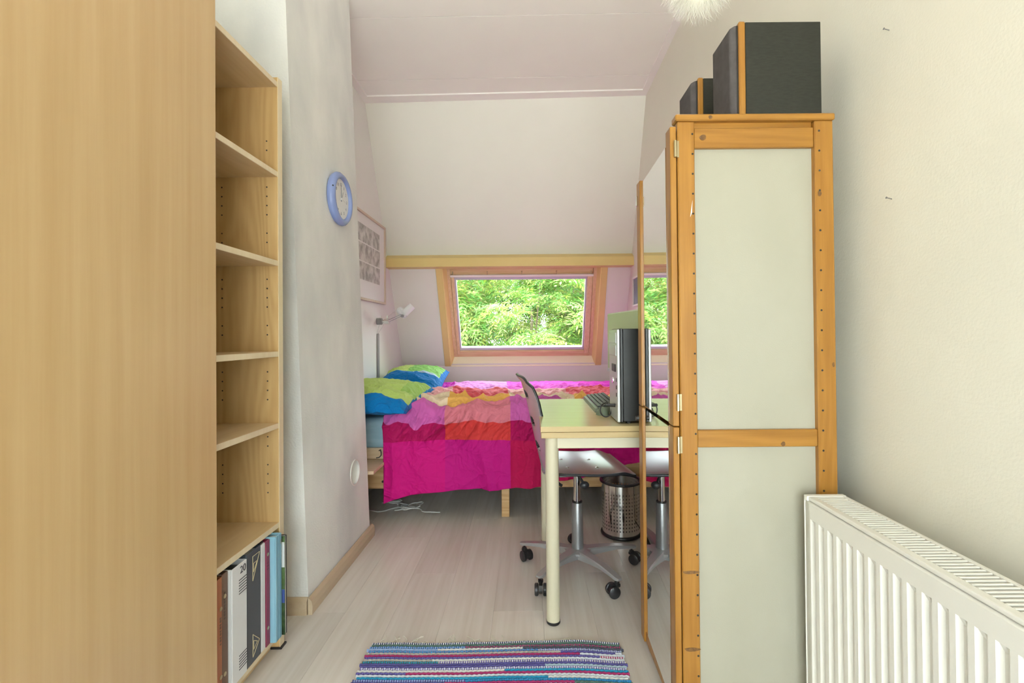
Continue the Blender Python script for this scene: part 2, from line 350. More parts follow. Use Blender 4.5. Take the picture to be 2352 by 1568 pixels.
# walls
b = newbm(); box(b, XL-0.15, XL, YR-0.15, YB+0.2, -0.1, 3.3); struct('wall_left', b, M['wall_left'])
b = newbm(); hexa(b, [(XR(YR),YR-.15,-.1), (XR(YR)+.2,YR-.15,-.1), (XR(YB)+.2,YB+.2,-.1), (XR(YB),YB+.2,-.1),
                      (XR(YR),YR-.15,3.3), (XR(YR)+.2,YR-.15,3.3), (XR(YB)+.2,YB+.2,3.3), (XR(YB),YB+.2,3.3)])
struct('wall_right', b, M['wall'])
b = newbm(); box(b, XL-0.1, 1.05, YB, YB+0.15, -0.1, 0.775); struct('wall_back', b, M['slope'])
# rear wall behind the camera; its unseen window is added to carry fill light
b = newbm()
box(b, XL-.1, -1.08, YR-.15, YR, -.1, 3.2); box(b, .78, 1.05, YR-.15, YR, -.1, 3.2)
box(b, -1.08, .78, YR-.15, YR, -.1, .12); box(b, -1.08, .78, YR-.15, YR, 1.9, 3.2)
struct('wall_rear', b, M['wall'])
w2 = struct_empty('fill_window', (-.15, YR-.1, .12))
b = newbm()
box(b, -1.08, -1.02, YR-.12, YR-.05, .12, 1.9); box(b, .72, .78, YR-.12, YR-.05, .12, 1.9)
box(b, -1.02, .72, YR-.12, YR-.05, .12, .18); box(b, -1.02, .72, YR-.12, YR-.05, 1.84, 1.9); box(b, -.18, -.12, YR-.12, YR-.05, .18, 1.84)
obj('fill_window_frame', b, M['white_paint'], w2)
for x0, x1 in ((-1.02, -.18), (-.12, .72)):
    b = newbm(); box(b, x0, x1, YR-.09, YR-.085, .18, 1.84); obj('pane', b, M['glass'], w2)
# ceiling: slab, panels with thin joints
b = newbm(); hexa(b, [(XL-.1,YR-.1,cz(XL-.1)+.012), (1.05,YR-.1,cz(1.05)+.012), (1.05,3.66,cz(1.05)+.012), (XL-.1,3.66,cz(XL-.1)+.012),
                      (XL-.1,YR-.1,3.3), (1.05,YR-.1,3.3), (1.05,4.0,3.3), (XL-.1,4.0,3.3)])
ceil = struct('ceiling', b, M['groove'])
joints = [YR-.05, -.6, .06, .72, 1.38, 2.04, 2.715, 3.375, 3.68]
for y0, y1 in zip(joints, joints[1:]):
    b = newbm(); hexa(b, [(XL,y0+.0025,cz(XL)), (1.0,y0+.0025+.02,cz(1.0)), (1.0,y1-.0025+.02,cz(1.0)), (XL,y1-.0025,cz(XL)),
                          (XL,y0+.0025,cz(XL)+.02), (1.0,y0+.0225,cz(1.0)+.02), (1.0,y1+.0175,cz(1.0)+.02), (XL,y1-.0025,cz(XL)+.02)])
    obj('ceiling_panel', b, M['ceiling'], ceil)
# roof slope coordinates: s runs down the slope, n points outwards
SD, SZ = 0.4556, -0.8902
def SP(x, s, n=0.0): return (x, 3.673+SD*s+0.8902*n, HC+SZ*s+0.4556*n)
def sbox(bm, x0, x1, s0, s1, n0, n1, bev=0):
    fs = hexa(bm, [SP(x0,s0,n0), SP(x1,s0,n0), SP(x1,s1,n0), SP(x0,s1,n0), SP(x0,s0,n1), SP(x1,s0,n1), SP(x1,s1,n1), SP(x0,s1,n1)])
    if bev:
        es = list({e for f in fs for e in f.edges}); bmesh.ops.bevel(bm, geom=es, offset=bev, segments=1, affect='EDGES')
OX0, OX1, OS0, OS1 = -0.768, 0.663, 1.33, 2.372
b = newbm()
sbox(b, XL-.1, OX0, -.3, 2.50, 0, .22); sbox(b, OX1, 1.05, -.3, 2.50, 0, .22)
sbox(b, OX0, OX1, -.3, OS0, 0, .22); sbox(b, OX0, OX1, OS1, 2.50, 0, .22)
struct('wall_slope', b, M['slope'])
# trims: ceiling strips and the yellow purlin
b = newbm(); hexa(b, [(XL,3.585,cz(XL)-.010), (XR(3.6),3.585,cz(XR(3.6))-.010), (XR(3.6),3.70,cz(XR(3.6))-.010), (XL,3.70,cz(XL)-.010),
                      (XL,3.585,cz(XL)+.003), (XR(3.6),3.585,cz(XR(3.6))+.003), (XR(3.6),3.70,cz(XR(3.6))+.003), (XL,3.70,cz(XL)+.003)])
struct('trim_2', b, M['trim'])
b = newbm(); hexa(b, [(XL,1.9,cz(XL)-.010), (XL+.05,1.9,cz(XL)-.009), (XL+.05,3.585,cz(XL)-.009), (XL,3.585,cz(XL)-.010),
                      (XL,1.9,cz(XL)+.004), (XL+.05,1.9,cz(XL)+.004), (XL+.05,3.585,cz(XL)+.004), (XL,3.585,cz(XL)+.004)])
struct('trim_3', b, M['trim'])
xr0, xr1 = XR(-1.4), XR(3.585)
b = newbm(); hexa(b, [(xr0-.045,-1.4,cz(.9)-.010), (xr0,-1.4,cz(.9)-.010), (xr1,3.585,cz(.9)-.010), (xr1-.045,3.585,cz(.9)-.010),
                      (xr0-.045,-1.4,cz(.9)+.004), (xr0,-1.4,cz(.9)+.004), (xr1,3.585,cz(.9)+.004), (xr1-.045,3.585,cz(.9)+.004)])
struct('trim_4', b, M['trim'])
b = newbm()
prism(b, [(XL+.001, 4.262, 1.800), (XL+.001, 4.175, 1.752), (XL+.001, 4.165, 1.674), (XL+.001, 4.31, 1.674)], (XR(4.2)-XL-.002, 0, 0))
struct('trim_1', b, M['yellow'])
# chimney breast, leaning slightly
def px(y, z): return -0.860+0.005*(y-1.87)/0.7-0.0335*z
PY0, PY1 = 1.868, 2.572
b = newbm()
nz_ = 14
front = [(px(PY0, z), PY0, z) for z in [i*3.1/nz_ for i in range(nz_+1)]]
back = [(px(PY1, z), PY1, z) for z in [i*3.1/nz_ for i in range(nz_+1)]]
hexa(b, [(XL-.05,PY0,0), (px(PY0,0),PY0,0), (px(PY1,0),PY1,0), (XL-.05,PY1,0), (XL-.05,PY0,3.1), (px(PY0,3.1),PY0,3.1), (px(PY1,3.1),PY1,3.1), (XL-.05,PY1,3.1)])
# bore the round flue recess
cut = newbm(); lathe(cut, [(0,-.05), (.056,-.05), (.056,.08), (0,.08)], (px(2.40,.394)-.0, 2.395, .394), 'X', 40)
pil = struct('wall_chimney', b, M['pillar'])
cutter = obj('cutter', cut, None)
bo = pil.modifiers.new('bore', 'BOOLEAN'); bo.object = cutter; bo.operation = 'DIFFERENCE'; bo.solver = 'EXACT'
dg = bpy.context.evaluated_depsgraph_get(); me = bpy.data.meshes.new_from_object(pil.evaluated_get(dg))
pil.modifiers.clear(); pil.data = me; bpy.data.objects.remove(cutter)
fx = px(2.395, .394)
fc = thing('flue_cover', 'round white cap set in the hole low on the chimney breast', 'cap', (fx-.05, 2.395, .34))
b = newbm(); lathe(b, [(0,-.0495), (.0555,-.0495), (.0555,-.034), (.05,-.032), (0,-.032)], (fx, 2.395, .394), 'X', 32); obj('plate', b, M['white_paint'], fc, True)
b = newbm(); lathe(b, [(0,-.033), (.012,-.033), (.012,-.022), (.006,-.018), (0,-.018)], (fx, 2.395, .394), 'X', 16); obj('knob', b, M['lamp_white'], fc, True)
b = newbm(); lathe(b, [(.0555,-.034), (.064,-.006), (.064,.003), (.0575,.0035), (.053,-.034)], (fx, 2.395, .394), 'X', 40); obj('rim', b, M['white_paint'], fc, True)
# skirting round the chimney breast
def skirting(name, p0, p1, nrm, m):
    b = newbm(); p0 = Vector(p0); p1 = Vector(p1); n = Vector(nrm); u = Vector((0,0,1)); dirv = p1-p0
    prof = [(0,0), (.016,0), (.018,.03), (.014,.052), (.006,.062), (0,.064)]
    prism(b, [p0+n*a+u*h for a, h in prof], dirv)
    return struct(name, b, m)
skirting('baseboard_chimney', (px(PY0,0)+.002, PY0-.012, 0), (px(PY1,0)+.002, PY1+.02, 0), (1,0,0), M['base_brown'])
skirting('baseboard_front', (XL, PY0-.001, 0), (px(PY0,0)-.0015, PY0-.001, 0), (0,-1,0), M['base_brown'])

# ------------------------------------------------------------------ skylight
w1 = struct_empty('window_1', (-.05, 4.76, .78))
b = newbm(); sbox(b, OX0-.058, OX0, 1.34, 2.388, -.012, .002, .002); obj('casing', b, M['yellow'], w1)
b = newbm(); sbox(b, OX1, OX1+.058, 1.34, 2.388, -.012, .002, .002); obj('casing', b, M['yellow'], w1)
for xa, sg in ((OX0, 1), (OX1, -1)):
    b = newbm(); pr = [(xa-sg*.004,-.010), (xa+sg*.004,-.010), (xa+sg*.026,.078), (xa+sg*.026,.16), (xa-sg*.004,.16)]
    prism(b, [SP(x_, 1.34, n_) for x_, n_ in pr], Vector(SP(0, 2.372))-Vector(SP(0, 1.34))); obj('lining', b, M['lining_lit'], w1)
b = newbm(); sbox(b, OX0+.014, OX1-.014, 1.335, 1.35, 0, .16); obj('lining', b, M['yellow'], w1)
b = newbm(); prism(b, [SP(OX0+.003, 2.388, -.012), SP(OX0+.003, 2.318, .105), SP(OX0+.003, 2.345, .17), SP(OX0+.003, 2.40, 0)], (OX1-OX0-.006, 0, 0)); obj('sill', b, M['sill_lit'], w1)
FX0, FX1, GX0, GX1, GS0, GS1 = OX0+.022, OX1-.022, -.672, .545, 1.516, 2.254
for nm, a in (('frame', ((FX0,FX0+.036,1.35,2.33), (FX1-.036,FX1,1.35,2.33), (FX0+.036,FX1-.036,2.297,2.33), (FX0+.036,FX1-.036,1.35,1.385))),):
    for x0, x1, s0, s1 in a:
        b = newbm(); sbox(b, x0, x1, s0, s1, .078, .15, .002); obj('frame_bar', b, M['pine_win_z'] if x1-x0 < .1 else M['pine_win'], w1)
IX0, IX1 = FX0+.040, FX1-.040
for x0, x1, s0, s1 in ((IX0,GX0-.008,1.445,2.292), (GX1+.008,IX1,1.445,2.292), (GX0-.008,GX1+.008,2.262,2.292), (IX0,IX1,1.395,1.484)):
    b = newbm(); sbox(b, x0, x1, s0, s1, .062, .14, .003); obj('sash_bar', b, M['pine_win_z'] if x1-x0 < .1 else M['pine_win'], w1)
b = newbm(); sbox(b, IX0, IX1, 1.388, 1.394, .07, .14); obj('shadow_gap', b, M['dark'], w1)
for x0, x1, s0, s1 in ((GX0-.008,GX0+.006,1.445,2.262), (GX1-.006,GX1+.008,1.445,2.262), (GX0+.006,GX1-.006,2.236,2.262), (GX0+.006,GX1-.006,1.476,1.518)):
    b = newbm(); sbox(b, x0, x1, s0, s1, .088, .13, .001); obj('glazing_seal', b, M['seal'], w1)
b = newbm(); sbox(b, GX0+.004, GX1-.004, 1.50, 2.25, .104, .109); obj('pane', b, M['glass'], w1)
b = newbm(); sbox(b, IX0-.004, IX1+.004, 1.452, 1.474, .036, .058, .003); obj('blind_rail', b, M['white_paint'], w1, label='white blind rail')
for k in range(5):
    xx = IX0+.02+k*(IX1-IX0-.04)/4
    b = newbm(); sbox(b, xx-.004, xx+.004, 1.425, 1.452, .045, .062); obj('clip', b, M['hinge'], w1)
portal = lamp('skylight_portal', 'AREA', SP((GX0+GX1)/2, (GS0+GS1)/2, .14), (0,0,0), 1, (1,1,1), shape='RECTANGLE', size=GX1-GX0, size_y=GS1-GS0)
portal.rotation_euler = Vector((0, -0.8902, -0.4556)).to_track_quat('-Z', 'Y').to_euler(); portal.data.cycles.is_portal = True

# ------------------------------------------------------------------ left: cupboard and bookcase
HCUP = 2.06
cup = thing('cupboard', 'tall birch veneer cupboard with a plain flat door filling the left edge', 'cupboard', (-1.0, 1.0, 0))
b = newbm(); box(b, -1.17, -.87, .70, .718, 0, HCUP); obj('side_panel', b, M['birch_ring'], cup)
b = newbm(); box(b, -1.17, -.87, 1.284, 1.302, 0, HCUP); obj('side_panel', b, M['birch_ring'], cup)
b = newbm(); box(b, -1.17, -.87, .718, 1.284, HCUP-.02, HCUP); obj('top_panel', b, M['birch'], cup)
b = newbm(); box(b, -1.175, -1.17, .70, 1.302, 0, HCUP); obj('back_panel', b, M['birch'], cup)
b = newbm(); box(b, -.868, -.850, .699, 1.306, .06, HCUP, .001); obj('door', b, M['birch_door'], cup)
b = newbm(); box(b, -.90, -.885, .718, 1.284, 0, .06); obj('plinth', b, M['birch'], cup)

BX, BY0, BY1 = -.864, 1.312, 1.657
bc = thing('bookcase', 'narrow open birch bookcase with mostly empty shelves beside the chimney breast', 'bookcase', (-1.0, 1.49, 0))
b = newbm(); box(b, -1.165, BX, BY0-.002, BY0+.014, .0, 1.958, .0008); obj('side_panel', b, M['birch_ring'], bc)
b = newbm(); box(b, -1.165, BX, BY1, BY1+.028, .006, 1.975, .0012); obj('side_panel', b, M['birch_ring'], bc)
b = newbm(); box(b, BX, BX+.0015, BY1, BY1+.028, .006, 1.975); obj('edge_strip', b, M['birch_edge'], bc)
b = newbm(); box(b, -1.17, -1.165, BY0, BY1+.02, .05, 1.95); obj('back_panel', b, M['birch_ring'], bc)
for zt in (1.958, 1.645, 1.336, 1.022, .775, .434, .062):
    b = newbm(); box(b, -1.165, BX-.002, BY0+.014, BY1, zt-.018, zt); sh = obj('shelf', b, M['birch_shelf'], bc)
    b = newbm(); box(b, BX-.002, BX, BY0+.014, BY1, zt-.018, zt, .0006); obj('edge_strip', b, M['birch_edge'], sh)
b = newbm(); box(b, -.91, -.894, BY0+.014, BY1, 0, .044); obj('plinth', b, M['birch_shelf'], bc)
b = newbm(); box(b, -.90, BX+.008, BY1-.004, BY1+.032, 0, .006); obj('foot', b, M['black_plastic'], bc)
b = newbm()
zt = (1.958, 1.645, 1.336, 1.022, .775, .434, .062)
for z in [.12+.032*k for k in range(58)]:
    if any(t-.03 < z < t+.045 for t in zt) or (1.66 < z < 1.72) or z > 1.80 or (k := int(z*31)) % 5 == 0: continue
    for xx in (-.902, -1.058):
        lathe(b, [(0,-.0006), (.0026,-.0006), (.0026,.001), (0,.001)], (xx, BY1, z), 'Y', 8)
obj('peg_hole', b, M['dark'], bc, kind='stuff')

# binders and books on the lowest shelf
def binder(name, label, cat, y0, y1, x, h, m, depth=.24, bev=.002, cover=None, z0=.062, group='binders and books on the bottom shelf', pages=True):
    t = thing(name, label, cat, (x-depth/2, (y0+y1)/2, z0), 0, group)
    th = .0025
    b = newbm(); box(b, x-.004, x, y0, y1, z0, z0+h, .0015, 2); obj('spine', b, m, t)
    b = newbm(); box(b, x-depth, x-.004, y0, y0+th, z0, z0+h); obj('cover', b, cover or m, t)
    b = newbm(); box(b, x-depth, x-.004, y1-th, y1, z0, z0+h); obj('cover', b, cover or m, t)
    if pages: b = newbm(); box(b, x-depth+.004, x-.006, y0+th, y1-th, z0+.006, z0+h-.01); obj('pages', b, M['mat_board'], t)
    return t
mk = lambda n, c, r=0.45: mat(n, c, r)
c_terra, c_brown = mk('terracotta_board', (0.42,0.15,0.065,1)), mk('brown_board', (0.155,0.085,0.05,1))
c_white, c_navy = mk('white_vinyl', (0.74,0.74,0.74,1), .3), mk('slate_vinyl', (0.055,0.068,0.085,1), .3)
c_crim, c_blue, c_dkgrey = mk('crimson_board', (0.26,0.03,0.075,1)), noisy('sky_blue_board', (0.20,0.42,0.55,1), (0.28,0.50,0.60,1), (20,60,2), .45), mk('dark_card', (0.03,0.03,0.03,1))
t = binder('ring_binder', 'terracotta ring binder half hidden by the cupboard door', 'binder', 1.328, 1.356, BX-.005, .335, c_terra)
for z in (.12, .31):
    b = newbm(); lathe(b, [(0,0), (.006,0), (.006,.0012), (.003,.0014), (0,.0012)], (BX-.005, 1.350, z), 'X', 12); obj('ring', b, M['hinge'], t)
b = newbm()
for k in range(9): box(b, BX-.0051, BX-.0045, 1.346, 1.352, .21+.009*k, .215+.009*k+.002*(k % 2))
obj('lettering', b, c_brown, t)
t = binder('ring_binder', 'dark brown ring binder between the terracotta and white binders', 'binder', 1.357, 1.386, BX-.007, .338, c_brown)
for z in (.115, .335):
    b = newbm(); lathe(b, [(0,0), (.006,0), (.006,.0012), (.003,.0014), (0,.0012)], (BX-.007, 1.371, z), 'X', 12); obj('ring', b, M['hinge'], t)
b = newbm()
for k in range(9): box(b, BX-.0071, BX-.0065, 1.368, 1.374, .27+.009*k, .275+.009*k+.002*(k % 2))
obj('lettering', b, mk('faint_letter', (0.09,0.05,0.03,1)), t)
t = binder('lever_arch_file', 'wide white binder numbered 20 with black stripes on its spine', 'binder', 1.388, 1.460, BX+.004, .338, c_white, .28, pages=False)
b = newbm(); box(b, BX-.24, BX-.004, 1.395, 1.453, .07, .385); obj('pages', b, c_dkgrey, t)
b = newbm()
for k in range(6):
    box(b, BX+.0038, BX+.0045, 1.420, 1.4585, .352-.008*k, .3545-.008*k); box(b, BX+.0038, BX+.0045, 1.420, 1.4585, .130-.008*k, .1325-.008*k)
obj('stripe', b, M['ink'], t, kind='stuff')
text_mesh('number', '20', .030, M['ink'], t, (BX+.0046, 1.440, .380), (PI/2, 0, PI/2))
t = binder('ring_binder', 'slate blue binder with gold triangle emblems at both ends', 'binder', 1.463, 1.539, BX+.002, .346, c_navy)
gold = mk('gold_print', (0.55,0.47,0.28,1))
for zc, sg in ((.355, 1), (.115, 1)):
    b = newbm()
    for r in (1.0, .62):
        pts = [(1.494, zc+.035*r-.01*(1-r)), (1.532-.01*(1-r), zc+.035*r-.01*(1-r)), (1.494, zc-.04*r)] if zc > .2 else [(1.494, zc-.035*r), (1.494, zc+.035*r), (1.530-.008*(1-r), zc-.0*r)]
        cyy = sum(p[0] for p in pts)/3; czz = sum(p[1] for p in pts)/3
        pts = [(cyy+(p[0]-cyy)*r, czz+(p[1]-czz)*r) for p in pts]
        for (a, c), (d, e) in zip(pts, pts[1:]+pts[:1]): tube(b, [(BX+.0022, a, c), (BX+.0022, d, e)], .0011, 4)
    obj('emblem', b, gold, t)
t = binder('ring_binder', 'slim white binder between the slate and crimson binders', 'binder', 1.542, 1.565, BX+.002, .342, c_white)
b = newbm(); box(b, BX-.20, BX-.004, 1.5425, 1.5645, .404, .409); obj('index_sheet', b, c_dkgrey, t)
t = binder('ring_binder', 'crimson binder next to the light blue one', 'binder', 1.567, 1.590, BX+.004, .343, c_crim)
for z in (.12, .36):
    b = newbm(); lathe(b, [(0,0), (.0055,0), (.0055,.0012), (.003,.0014), (0,.0012)], (BX+.004, 1.577, z), 'X', 12); obj('ring', b, M['hinge'], t)
b = newbm()
for k in range(3): box(b, BX+.0039, BX+.0044, 1.572, 1.582, .31+.010*k, .315+.010*k)
obj('lettering', b, mk('faint_crimson', (0.16,0.02,0.05,1)), t)
t = binder('album', 'light blue album with striped spine', 'album', 1.591, 1.628, BX+.023, .348, c_blue)
b = newbm()
for yy in (1.602, 1.616): box(b, BX+.0228, BX+.0236, yy, yy+.002, .064, .408)
obj('spine_groove', b, mk('blue_groove', (0.08,0.22,0.34,1)), t)
b = newbm(); box(b, BX+.0228, BX+.0234, 1.618, 1.626, .375, .39); obj('label_sticker', b, mk('grey_label', (0.35,0.36,0.36,1)), t)
t = thing('picture_book', 'thin green landscape photo book sticking out furthest on the right', 'book', (-.95, 1.64, .062), 0, 'binders and books on the bottom shelf')
b = newbm(); box(b, -1.05, BX+.030, 1.634, 1.637, .062, .395); obj('cover', b, noisy('landscape_print', (0.01,0.025,0.012,1), (0.12,0.20,0.07,1), (45,45,25), .35, detail=6), t)
b = newbm(); box(b, -1.05, BX+.028, 1.637, 1.645, .064, .393); obj('pages', b, M['mat_board'], t)
b = newbm(); box(b, BX+.002, BX+.0298, 1.6334, 1.634, .29, .375); obj('sky_print', b, mk('cloud_print', (0.62,0.64,0.62,1)), t)
b = newbm(); box(b, BX+.002, BX+.0298, 1.6334, 1.634, .17, .215); obj('river_print', b, mk('river_print', (0.05,0.09,0.30,1)), t)
b = newbm(); box(b, -1.05, BX+.030, 1.645, 1.648, .062, .395); obj('cover', b, c_dkgrey, t)

# ------------------------------------------------------------------ clock on the chimney breast
cy_, cz_ = 2.30, 1.733; cxx = px(2.30, 1.733)
ck = thing('wall_clock', 'round lilac blue wall clock hung on the chimney breast', 'clock', (cxx, cy_, cz_-.13))
R = .127
b = newbm(); lathe(b, [(.100,.002), (R-.006,.002), (R,.014), (R-.002,.024), (R-.012,.034), (R-.022,.037), (.098,.032), (.0955,.026), (.0955,.010)], (cxx, cy_, cz_), 'X', 64, closed=True); obj('rim', b, M['clock_blue'], ck, True, angle=60)
b = newbm(); lathe(b, [(0,.012), (.096,.012), (.096,.02), (0,.02)], (cxx, cy_, cz_), 'X', 48); face = obj('dial', b, M['clock_face'], ck)
for k in range(1, 13):
    a = PI/2-k*PI/6
    text_mesh('numeral', str(k), .021, M['ink_soft'], face, (cxx+.0206, cy_+.070*math.cos(a), cz_+.070*math.sin(a)), (PI/2, 0, PI/2))
def hand(nm, ang, ln, wd, m):
    a = PI/2-math.radians(ang); d = Vector((0, math.cos(a), math.sin(a))); p = Vector((cxx+.023, cy_, cz_))
    b = newbm(); tube(b, [p-d*.012, p+d*ln], wd, 6, wd*.5); obj(nm, b, m, ck)
hand('hour_hand', 30, .045, .0022, M['ink_soft']); hand('minute_hand', -6, .066, .0017, M['ink_soft']); hand('second_hand', 95, .06, .0006, M['ink_soft'])
b = newbm(); lathe(b, [(0,.02), (.006,.02), (.006,.026), (0,.027)], (cxx, cy_, cz_), 'X', 16); obj('hub', b, M['lamp_white'], ck)
b = newbm(); lathe(b, [(0,-.002), (.0035,-.002), (.0035,.001), (0,.001)], (cxx+.03, cy_-.119, cz_+.03), 'Y', 10); obj('screw_hole', b, M['dark'], ck)

# ------------------------------------------------------------------ picture on the left wall
FY0, FY1, FZ0, FZ1 = 3.24, 4.13, 1.345, 2.01
pf = thing('wall_picture', 'pale framed print with a grid of grey photographs on the left wall', 'picture', (XL+.012, (FY0+FY1)/2, FZ0))
for y0, y1, z0, z1 in ((FY0,FY0+.018,FZ0,FZ1), (FY1-.018,FY1,FZ0,FZ1), (FY0+.018,FY1-.018,FZ0,FZ0+.018), (FY0+.018,FY1-.018,FZ1-.018,FZ1)):
    b = newbm(); box(b, XL+.001, XL+.024, y0, y1, z0, z1, .0015); obj('frame_bar', b, M['frame_wood'], pf)
b = newbm(); box(b, XL+.002, XL+.012, FY0+.018, FY1-.018, FZ0+.018, FZ1-.018); mt = obj('mount', b, M['mat_board'], pf)
for r in range(3):
    for c in range(4):
        y1 = FY1-.14-c*.182; z1 = FZ1-.095-r*.142
        b = newbm(); box(b, XL+.0118, XL+.0130, y1-.172, y1, z1-.132, z1); obj('print', b, M['print'], mt)
# small picture on the right wall near the window
xw = XR(4.0)
pf = thing('wall_picture', 'small dark picture in a white frame on the right wall near the window', 'picture', (xw-.01, 3.98, 1.31))
for y0, y1, z0, z1 in ((3.83,3.845,1.31,1.56), (4.135,4.15,1.31,1.56), (3.845,4.135,1.31,1.325), (3.845,4.135,1.545,1.56)):
    b = newbm(); box(b, xw-.022, xw-.004, y0, y1, z0, z1, .001); obj('frame_bar', b, M['white_paint'], pf)
b = newbm(); box(b, xw-.012, xw-.004, 3.845, 4.135, 1.325, 1.545); obj('print', b, M['print_dark'], pf)

# ------------------------------------------------------------------ wall reading lamp
ly, lz = 3.95, 1.196
lp = thing('wall_lamp', 'white adjustable reading lamp on the left wall above the pillows', 'lamp', (XL, ly, lz-.05))
b = newbm(); lathe(b, [(0,.001), (.028,.001), (.028,.040), (.024,.044), (0,.044)], (XL, ly, lz), 'X', 24); obj('wall_mount', b, M['grey_metal'], lp, True)
b = newbm(); lathe(b, [(0,.044), (.012,.044), (.012,.062), (.022,.064), (.022,.100), (0,.102)], (XL, ly, lz), 'X', 20); obj('joint', b, M['chrome'], lp, True)
for xx in (.03, .085):
    b = newbm(); tube(b, [(XL+xx, ly, lz+.018), (XL+xx, ly, lz+.048)], .004, 8); obj('thumb_screw', b, M['chrome'], lp)
hx, hz = -1.022, 1.272
for o_ in (.0, .016):
    b = newbm(); tube(b, [(XL+.09, ly-.006, lz+o_-.008), (hx-.01, ly-.006, hz-.03+o_)], .0024, 6); obj('arm_rod', b, M['chrome'], lp)
b = newbm(); tube(b, [(XL+.085,ly,lz+.03), (XL+.13,ly,lz+.075), (XL+.18,ly,lz+.10), (hx-.03,ly,hz+.005)], .0016, 6); obj('cord', b, M['cable_white'], lp)
def capsule(nm, p0, p1, r, m):
    b = newbm(); p0 = Vector(p0); p1 = Vector(p1); d = (p1-p0); ln = d.length; d.normalize(); q = d.to_track_quat('Z', 'Y').to_matrix()
    prof = [(0,0), (r*.7,.002), (r*.95,.01), (r,.02), (r,ln-.004), (r*.93,ln), (r*.86,ln-.002), (r*.8,ln*.5), (0,ln*.5)]
    lathe(b, prof, (0,0,0), 'Z', 24)
    for v in b.verts: v.co = p0+q @ v.co
    return obj(nm, b, m, lp, True)
capsule('lamp_head', (hx+.005, ly-.03, hz-.02), (hx+.075, ly-.02, hz+.05), .030, M['lamp_white'])
capsule('lamp_head', (hx-.055, ly+.03, hz+.03), (hx+.01, ly+.02, hz-.035), .030, M['lamp_white'])
b = newbm(); box(b, hx-.018, hx+.012, ly-.03, ly+.02, hz-.042, hz+.022, .008, 2); obj('bracket', b, M['lamp_white'], lp)
b = newbm(); lathe(b, [(0,0), (.013,0), (.013,.008), (0,.01)], (hx-.005, ly-.042, hz-.034), 'Y', 16); obj('knob', b, M['grey_metal'], lp)
for s in (-1, 1):
    b = newbm(); tube(b, [(XL+.02+.035*(s > 0), ly, lz-.02), (XL+.012+.03*(s > 0), ly, lz-.05), (XL+.012+.006*s, ly-.0, lz-.085), (XL+.010, ly, lz-.105)], .0017, 6); obj('cord', b, M['cable_white'], lp)
b = newbm(); box(b, XL+.001, XL+.018, ly-.011, ly+.011, .58, 1.095, .003); tag(obj('cable_duct', b, M['silver_paint']), 'grey vertical cable duct on the wall under the reading lamp', 'cable duct')

# ------------------------------------------------------------------ bed
YF, YK, BL, BR = 2.835, 4.45, -1.225, .86
bed = thing('double_bed', 'low pine double bed standing under the skylight', 'bed', (-.18, 3.6, 0))
b = newbm(); box(b, BL, BR, YF, YF+.03, .172, .345, .003); obj('side_rail', b, M['pine_bed'], bed)
b = newbm(); box(b, BL, BR, YF+.001, YF+.03, .347, .412, .003); obj('upper_rail', b, M['pine_pale'], bed)
b = newbm(); box(b, BL, BR, YK-.03, YK, .172, .412, .003); obj('side_rail', b, M['pine_bed'], bed)
b = newbm(); box(b, BL, BL+.03, YF+.03, YK-.03, .172, .412, .003); obj('end_rail', b, M['pine_bed'], bed)
b = newbm(); box(b, BR-.03, BR, YF+.03, YK-.03, .172, .412, .003); obj('end_rail', b, M['pine_bed'], bed)
for xx in (BL+.03, -.165, BR-.09):
    for yy in (YF+.032, YK-.09):
        b = newbm(); box(b, xx, xx+.046, yy-.03 if yy < 3 else yy, yy+.02 if yy < 3 else yy+.046, .0, .172, .002); obj('leg', b, M['pine_bed'], bed)
for k in range(16):
    xx = BL+.06+k*.128
    b = newbm(); box(b, xx, xx+.07, YF+.032, YK-.032, .375, .392); obj('slat', b, M['pine_pale'], bed)
b = newbm(); lathe(b, [(0,-.002), (.007,-.002), (.007,.001), (0,.001)], (-.865, YF-.0005, .215), 'Y', 12); obj('bolt', b, M['dark'], bed)
t = obj('bedside_board', box(newbm(), -1.235, -.838, 2.585, YF-.001, .328, .346, .002), M['pine_pale']); tag(t, 'pale wooden shelf board beside the bed at the chimney breast', 'shelf board')
# mattress
b = newbm(); box(b, BL+.035, BR-.035, YF+.012, YK-.035, .393, .585, .045, 5)
tag(obj('mattress', b, M['sheet'], None, True, angle=80), 'mattress in a blue grey fitted sheet, visible below the near pillow', 'mattress')

def smooth01(t): t = max(0, min(1, t)); return t*t*(3-2*t)
def fold(p, f=1.0):
    """ridged cloth wrinkles"""
    v = Vector(p)
    r = 1-abs(noise.noise(v*f)); r2 = 1-abs(noise.noise(v*f*2.1+Vector((7,3,1))))
    return r**3+0.45*r2**3
DX0, DX1 = -.842, .84
hem_pts = [(-.85,.105), (-.80,.125), (-.68,.158), (-.4,.178), (0,.186), (.22,.228), (.42,.272), (.57,.322), (.68,.335), (.85,.32)]
def interp(pts, x):
    for (a, b_), (c, d) in zip(pts, pts[1:]):
        if x <= c: return b_+(d-b_)*(x-a)/(c-a)
    return pts[-1][1]
PAL = {'mag': (0.60,0.005,0.20,1), 'mag2': (0.52,0.006,0.21,1), 'crim': (0.50,0.006,0.085,1), 'dcrim': (0.43,0.004,0.10,1), 'red': (0.62,0.045,0.045,1), 'purp': (0.60,0.12,0.42,1),
       'salm': (0.68,0.20,0.26,1), 'cream': (0.86,0.70,0.50,1), 'oran': (0.86,0.48,0.12,1), 'pink': (0.86,0.42,0.42,1), 'rose': (0.74,0.10,0.13,1), 'viol': (0.68,0.03,0.50,1), 'lilac': (0.72,0.25,0.66,1)}
